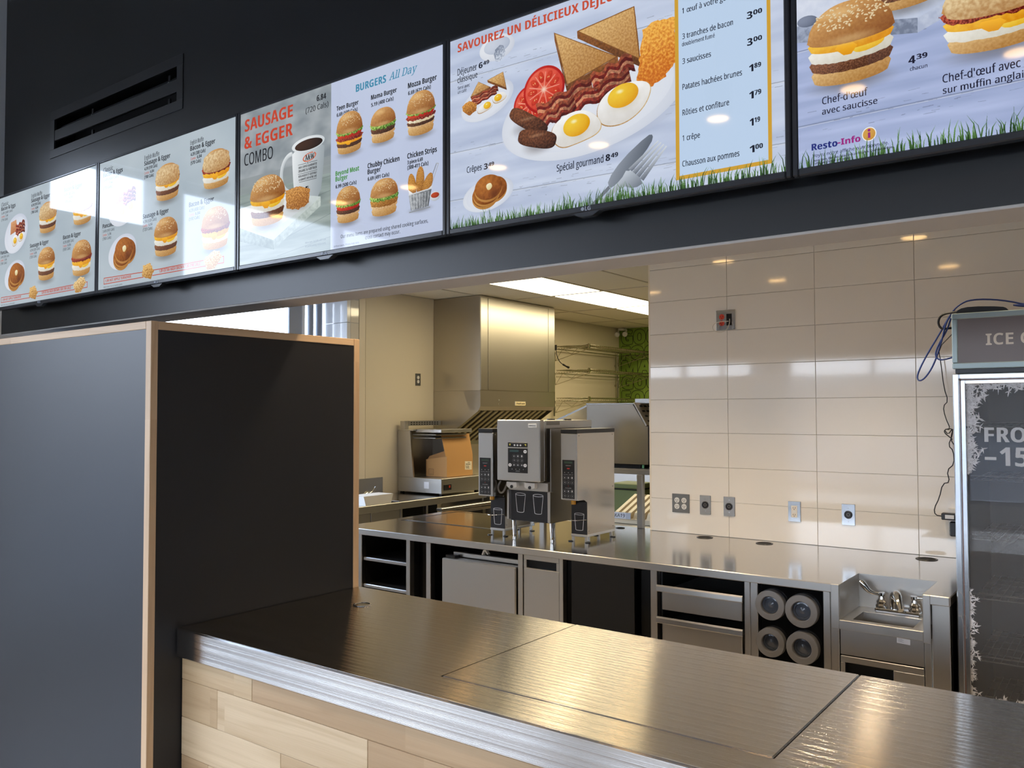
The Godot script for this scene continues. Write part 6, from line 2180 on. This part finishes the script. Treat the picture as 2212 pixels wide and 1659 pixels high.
	# wire shelves on posts
	for z in [-8.165, -9.66]:
		b = MB.new()
		b.cyl(Vector3(-5.462, 1.59, z), Vector3(-5.462, 2.48, z), 0.0125, 12)
		for y in [1.72, 1.98, 2.24, 2.46]:
			b.box(Vector3(-5.499, y - 0.012, z - 0.01), Vector3(-5.462, y + 0.012, z + 0.01), 0.002)
		solo("shelf_post", b, M["wire"], "slim metal wall post at the hood end of the wire shelves" if z > -9.0 else "slim metal wall post at the green wall end of the wire shelves", "post", "wall posts of the wire shelves")
	var k2 := 0
	for y in [2.405, 2.125, 1.80]:
		t = thing("wire_shelf", ["top wire shelf on the kitchen wall with a black cord", "middle wire shelf on the kitchen wall", "lowest wire shelf on the kitchen wall"][k2], "shelf", Vector3(-5.2, y - 0.17, -8.9), "kitchen wire shelves")
		var za := -8.17
		var zb := -9.70
		var xa := -5.43
		var xb := -4.98
		b = MB.new()
		for yy in [y, y - 0.034]:
			b.tube([Vector3(xa, yy, za), Vector3(xb, yy, za), Vector3(xb, yy, zb), Vector3(xa, yy, zb), Vector3(xa, yy, za)], 0.004, 6)
		var n := 34
		for i in n:
			var z0 := lerpf(za, zb, float(i) / n)
			var z1 := lerpf(za, zb, (i + 0.5) / n)
			var z2 := lerpf(za, zb, (i + 1.0) / n)
			b.tube([Vector3(xb, y - 0.034, z0), Vector3(xb, y, z1), Vector3(xb, y - 0.034, z2)], 0.0022, 4)
		for i in 12:
			var q0 := lerpf(xa, xb, float(i) / 12)
			b.tube([Vector3(q0, y - 0.034, za), Vector3(q0 + 0.0185, y, za), Vector3(q0 + 0.037, y - 0.034, za)], 0.0022, 4)
		part("rim", b, M["wire"], t)
		b = MB.new()
		for i in 56:
			var z0 := lerpf(za, zb, (i + 0.5) / 56)
			b.tube([Vector3(xa, y + 0.002, z0), Vector3(xb, y + 0.002, z0)], 0.002, 4)
		for x in [-5.3, -5.15]:
			b.tube([Vector3(x, y - 0.004, za), Vector3(x, y - 0.004, zb)], 0.0035, 5)
		part("wires", b, M["wire"], t)
		for p in [[za, 0], [zb + 0.04, 1]]:
			var zz: float = p[0]
			b = MB.new()
			b.tube([Vector3(xa - 0.015, y - 0.03, zz), Vector3(xa - 0.015, y - 0.17, zz), Vector3(xb + 0.02, y - 0.04, zz)], 0.004, 6)
			b.tube([Vector3(xa - 0.01, y - 0.165, zz), Vector3(xa + 0.09, y - 0.036, zz), Vector3(xa + 0.21, y - 0.10, zz), Vector3(xa + 0.30, y - 0.036, zz), Vector3(xa + 0.38, y - 0.055, zz)], 0.003, 5)
			part("bracket", b, M["wire"], t)
		part("collar", bx(xb - 0.015, xb + 0.008, y - 0.04, y + 0.014, za - 0.012, za + 0.012, 0.003), M["wire"], t)
		k2 += 1
	b = MB.new()
	b.box(Vector3(-5.425, 2.36, -8.15), Vector3(-5.405, 2.42, -8.13), 0.003)
	b.tube([Vector3(-5.415, 2.365, -8.14), Vector3(-5.40, 2.30, -8.13), Vector3(-5.36, 2.22, -8.13), Vector3(-5.31, 2.185, -8.13), Vector3(-5.29, 2.175, -8.13)], 0.005, 8, 2)
	b.tube([Vector3(-5.31, 2.187, -8.13), Vector3(-5.27, 2.165, -8.13), Vector3(-5.23, 2.148, -8.13)], [0.012, 0.009, 0.014], 8)
	solo("extension_lead", b, M["black cable"], "short black power cord dangling from the top wire shelf", "cord")
	# twin emergency light
	t = thing("emergency_light", "white twin-headed emergency light in the corner by the green wall", "emergency light", Vector3(-5.42, 2.68, -9.74))
	part("bracket", bx(-5.47, -5.38, 2.71, 2.738, -9.775, -9.70, 0.004), M["white plastic"], t)
	for x in [-5.475, -5.36]:
		b = MB.new()
		b.cyl(Vector3(x, 2.715, -9.735), Vector3(x, 2.685, -9.72), 0.009, 10)
		var ar := part("arm", b, M["white plastic"], t)
		b = MB.new()
		b.lathe([Vector2(0.014, -0.035), Vector2(0.026, -0.02), Vector2(0.032, 0.02), Vector2(0.034, 0.028), Vector2(0.028, 0.03), Vector2(0.024, 0.02), Vector2(0.0, 0.016)], Vector3(x, 2.662, -9.70), Vector3(0.2, -0.35, 0.9).normalized(), 20)
		part("head", b, M["white plastic"], ar)
	# toaster on an over-shelf at the back of the service counter
	t = thing("over_shelf", "steel over-shelf on legs at the back of the service counter", "shelf", Vector3(-2.85, 0.9, -5.1))
	part("shelf", bx(-3.35, -2.48, 1.240, 1.273, -5.45, -4.80, 0.003), M["steel"], t)
	part("leg", bx(-2.572, -2.532, 0.9005, 1.24, -4.826, -4.79, 0.003), M["steel"], t)
	part("leg", bx(-3.33, -3.29, 0.9005, 1.24, -4.826, -4.79, 0.003), M["steel"], t)
	t = thing("toaster", "large steel bun toaster with a slotted slanted side on the over-shelf", "toaster", Vector3(-2.76, 1.27, -5.1))
	b = MB.new()
	b.prism([Vector2(-2.99, 1.30), Vector2(-2.53, 1.30), Vector2(-2.53, 1.546), Vector2(-2.545, 1.546), Vector2(-2.64, 1.690), Vector2(-2.99, 1.693)], Vector3(0, 0, -5.40), Vector3.RIGHT, Vector3.UP, Vector3(0, 0, 0.53))
	part("body", b, M["side steel"], t)
	part("top_edge", bx(-2.995, -2.63, 1.690, 1.700, -5.4, -4.866, 0.002), M["aluminium"], t)
	part("top_box", bx(-2.668, -2.50, 1.695, 1.729, -5.40, -4.95, 0.003), M["aluminium"], t)
	var sl := (Vector2(-2.538, 1.546) - Vector2(-2.626, 1.690))
	var sd := Vector3(sl.x, sl.y, 0).normalized()
	var sn := Vector3(-sd.y, sd.x, 0)
	b = MB.new()
	b.xf = Transform3D(Basis(sd, sn, Vector3.BACK), Vector3(-2.634, 1.700, -4.88))
	b.box(Vector3(0.0, -0.004, -0.52), Vector3(0.176, 0.006, 0.012), 0.002)
	var vp := part("slotted_panel", b, M["satin steel"], t)
	b = MB.new()
	b.xf = Transform3D(Basis(sd, sn, Vector3.BACK), Vector3(-2.634, 1.700, -4.88))
	for i in 4:
		for j in 8:
			b.box(Vector3(0.022 + i * 0.038, 0.0058, -0.075 - j * 0.058), Vector3(0.036 + i * 0.038, 0.0066, -0.035 - j * 0.058), 0.0)
	part("vent_slots", b, M["void"], vp)
	b = MB.new()
	b.prism([Vector2(-3.30, 1.565), Vector2(-2.992, 1.688), Vector2(-2.992, 1.676), Vector2(-3.295, 1.553)], Vector3(0, 0, -5.40), Vector3.RIGHT, Vector3.UP, Vector3(0, 0, 0.53))
	part("chute", b, M["aluminium"], t)
	part("under_tray", bx(-2.98, -2.60, 1.274, 1.299, -5.38, -4.90, 0.002), M["void"], t)
	part("side_rail", bx(-2.528, -2.505, 1.285, 1.55, -5.38, -4.90, 0.002), M["black plastic"], t)
	part("knob", bx(-2.585, -2.57, 1.274, 1.297, -4.899, -4.888, 0.002), mat("green tag", rgb(90, 150, 110), 0.5), t)
	# worktable beyond the counter with a ridged tray
	t = thing("work_table", "low steel kitchen table behind the service counter", "table", Vector3(-3.1, 0, -5.7))
	part("top", bx(-3.75, -2.5, 0.775, 0.80, -6.3, -5.35, 0.003), M["satin steel"], t)
	for p in [[-3.7, -5.4], [-2.55, -5.4], [-3.7, -6.25], [-2.55, -6.25]]:
		part("leg", bx(p[0] - 0.02, p[0] + 0.02, 0.0, 0.775, p[1] - 0.02, p[1] + 0.02, 0.002), M["dull metal"], t)
	t = thing("ridged_tray", "cream ridged bun tray with a handwritten white tag", "tray", Vector3(-3.0, 0.80, -5.75))
	part("base", bx(-3.22, -2.72, 0.802, 0.84, -5.98, -5.585, 0.003), M["tray"], t)
	for k in 9:
		b = MB.new()
		var xk := -3.20 + k * 0.055
		b.prism([Vector2(-5.59, 0.84), Vector2(-5.98, 0.84), Vector2(-5.98, 0.985), Vector2(-5.93, 0.992), Vector2(-5.62, 0.885)], Vector3(xk, 0, 0), Vector3.BACK, Vector3.UP, Vector3(0.03, 0, 0))
		part("ridge", b, M["tray"], t)
	var ti := Image.create(256, 96, false, Image.FORMAT_RGB8)
	ti.fill(rgb(222, 224, 230))
	ti.fill_rect(Rect2i(186, 0, 70, 96), rgb(196, 200, 210))
	text(ti, "KA19", 20, 74, 168, 56, rgb(40, 42, 48), false, false, 0.12)
	plate_at("tag", -3.19, -3.042, 0.838, 0.886, -5.57, printed("tag print", ti, 0.6), M["paper"], t)
	t = thing("equipment_box", "olive green equipment box behind the ridged tray", "box", Vector3(-3.1, 0.80, -6.15))
	part("lower_case", bx(-3.45, -3.22, 0.802, 1.01, -6.27, -6.02, 0.006), M["hot olive"], t)
	part("upper_case", bx(-3.46, -3.21, 1.02, 1.06, -6.27, -6.01, 0.006), M["hot olive"], t)
	part("slot", bx(-3.45, -3.22, 1.008, 1.022, -6.26, -6.02, 0.0), M["void"], t)
	# stainless reach-in cupboard deeper in the kitchen
	t = thing("steel_cupboard", "gray steel cupboard deep in the kitchen under the toaster shelf", "cupboard", Vector3(-3.2, 0, -7.3))
	part("body", bx(-4.0, -2.6, 0.05, 1.30, -7.7, -7.0, 0.004), M["satin steel"], t)
	part("door", bx(-3.98, -3.31, 0.1, 1.28, -7.0, -6.985, 0.003), M["satin steel"], t)
	part("door", bx(-3.29, -2.62, 0.1, 1.28, -7.0, -6.985, 0.003), M["satin steel"], t)
	for x in [-3.95, -2.65]:
		part("foot", bx(x - 0.03, x + 0.03, 0.0, 0.05, -7.1, -7.04, 0.002), M["black plastic"], t)
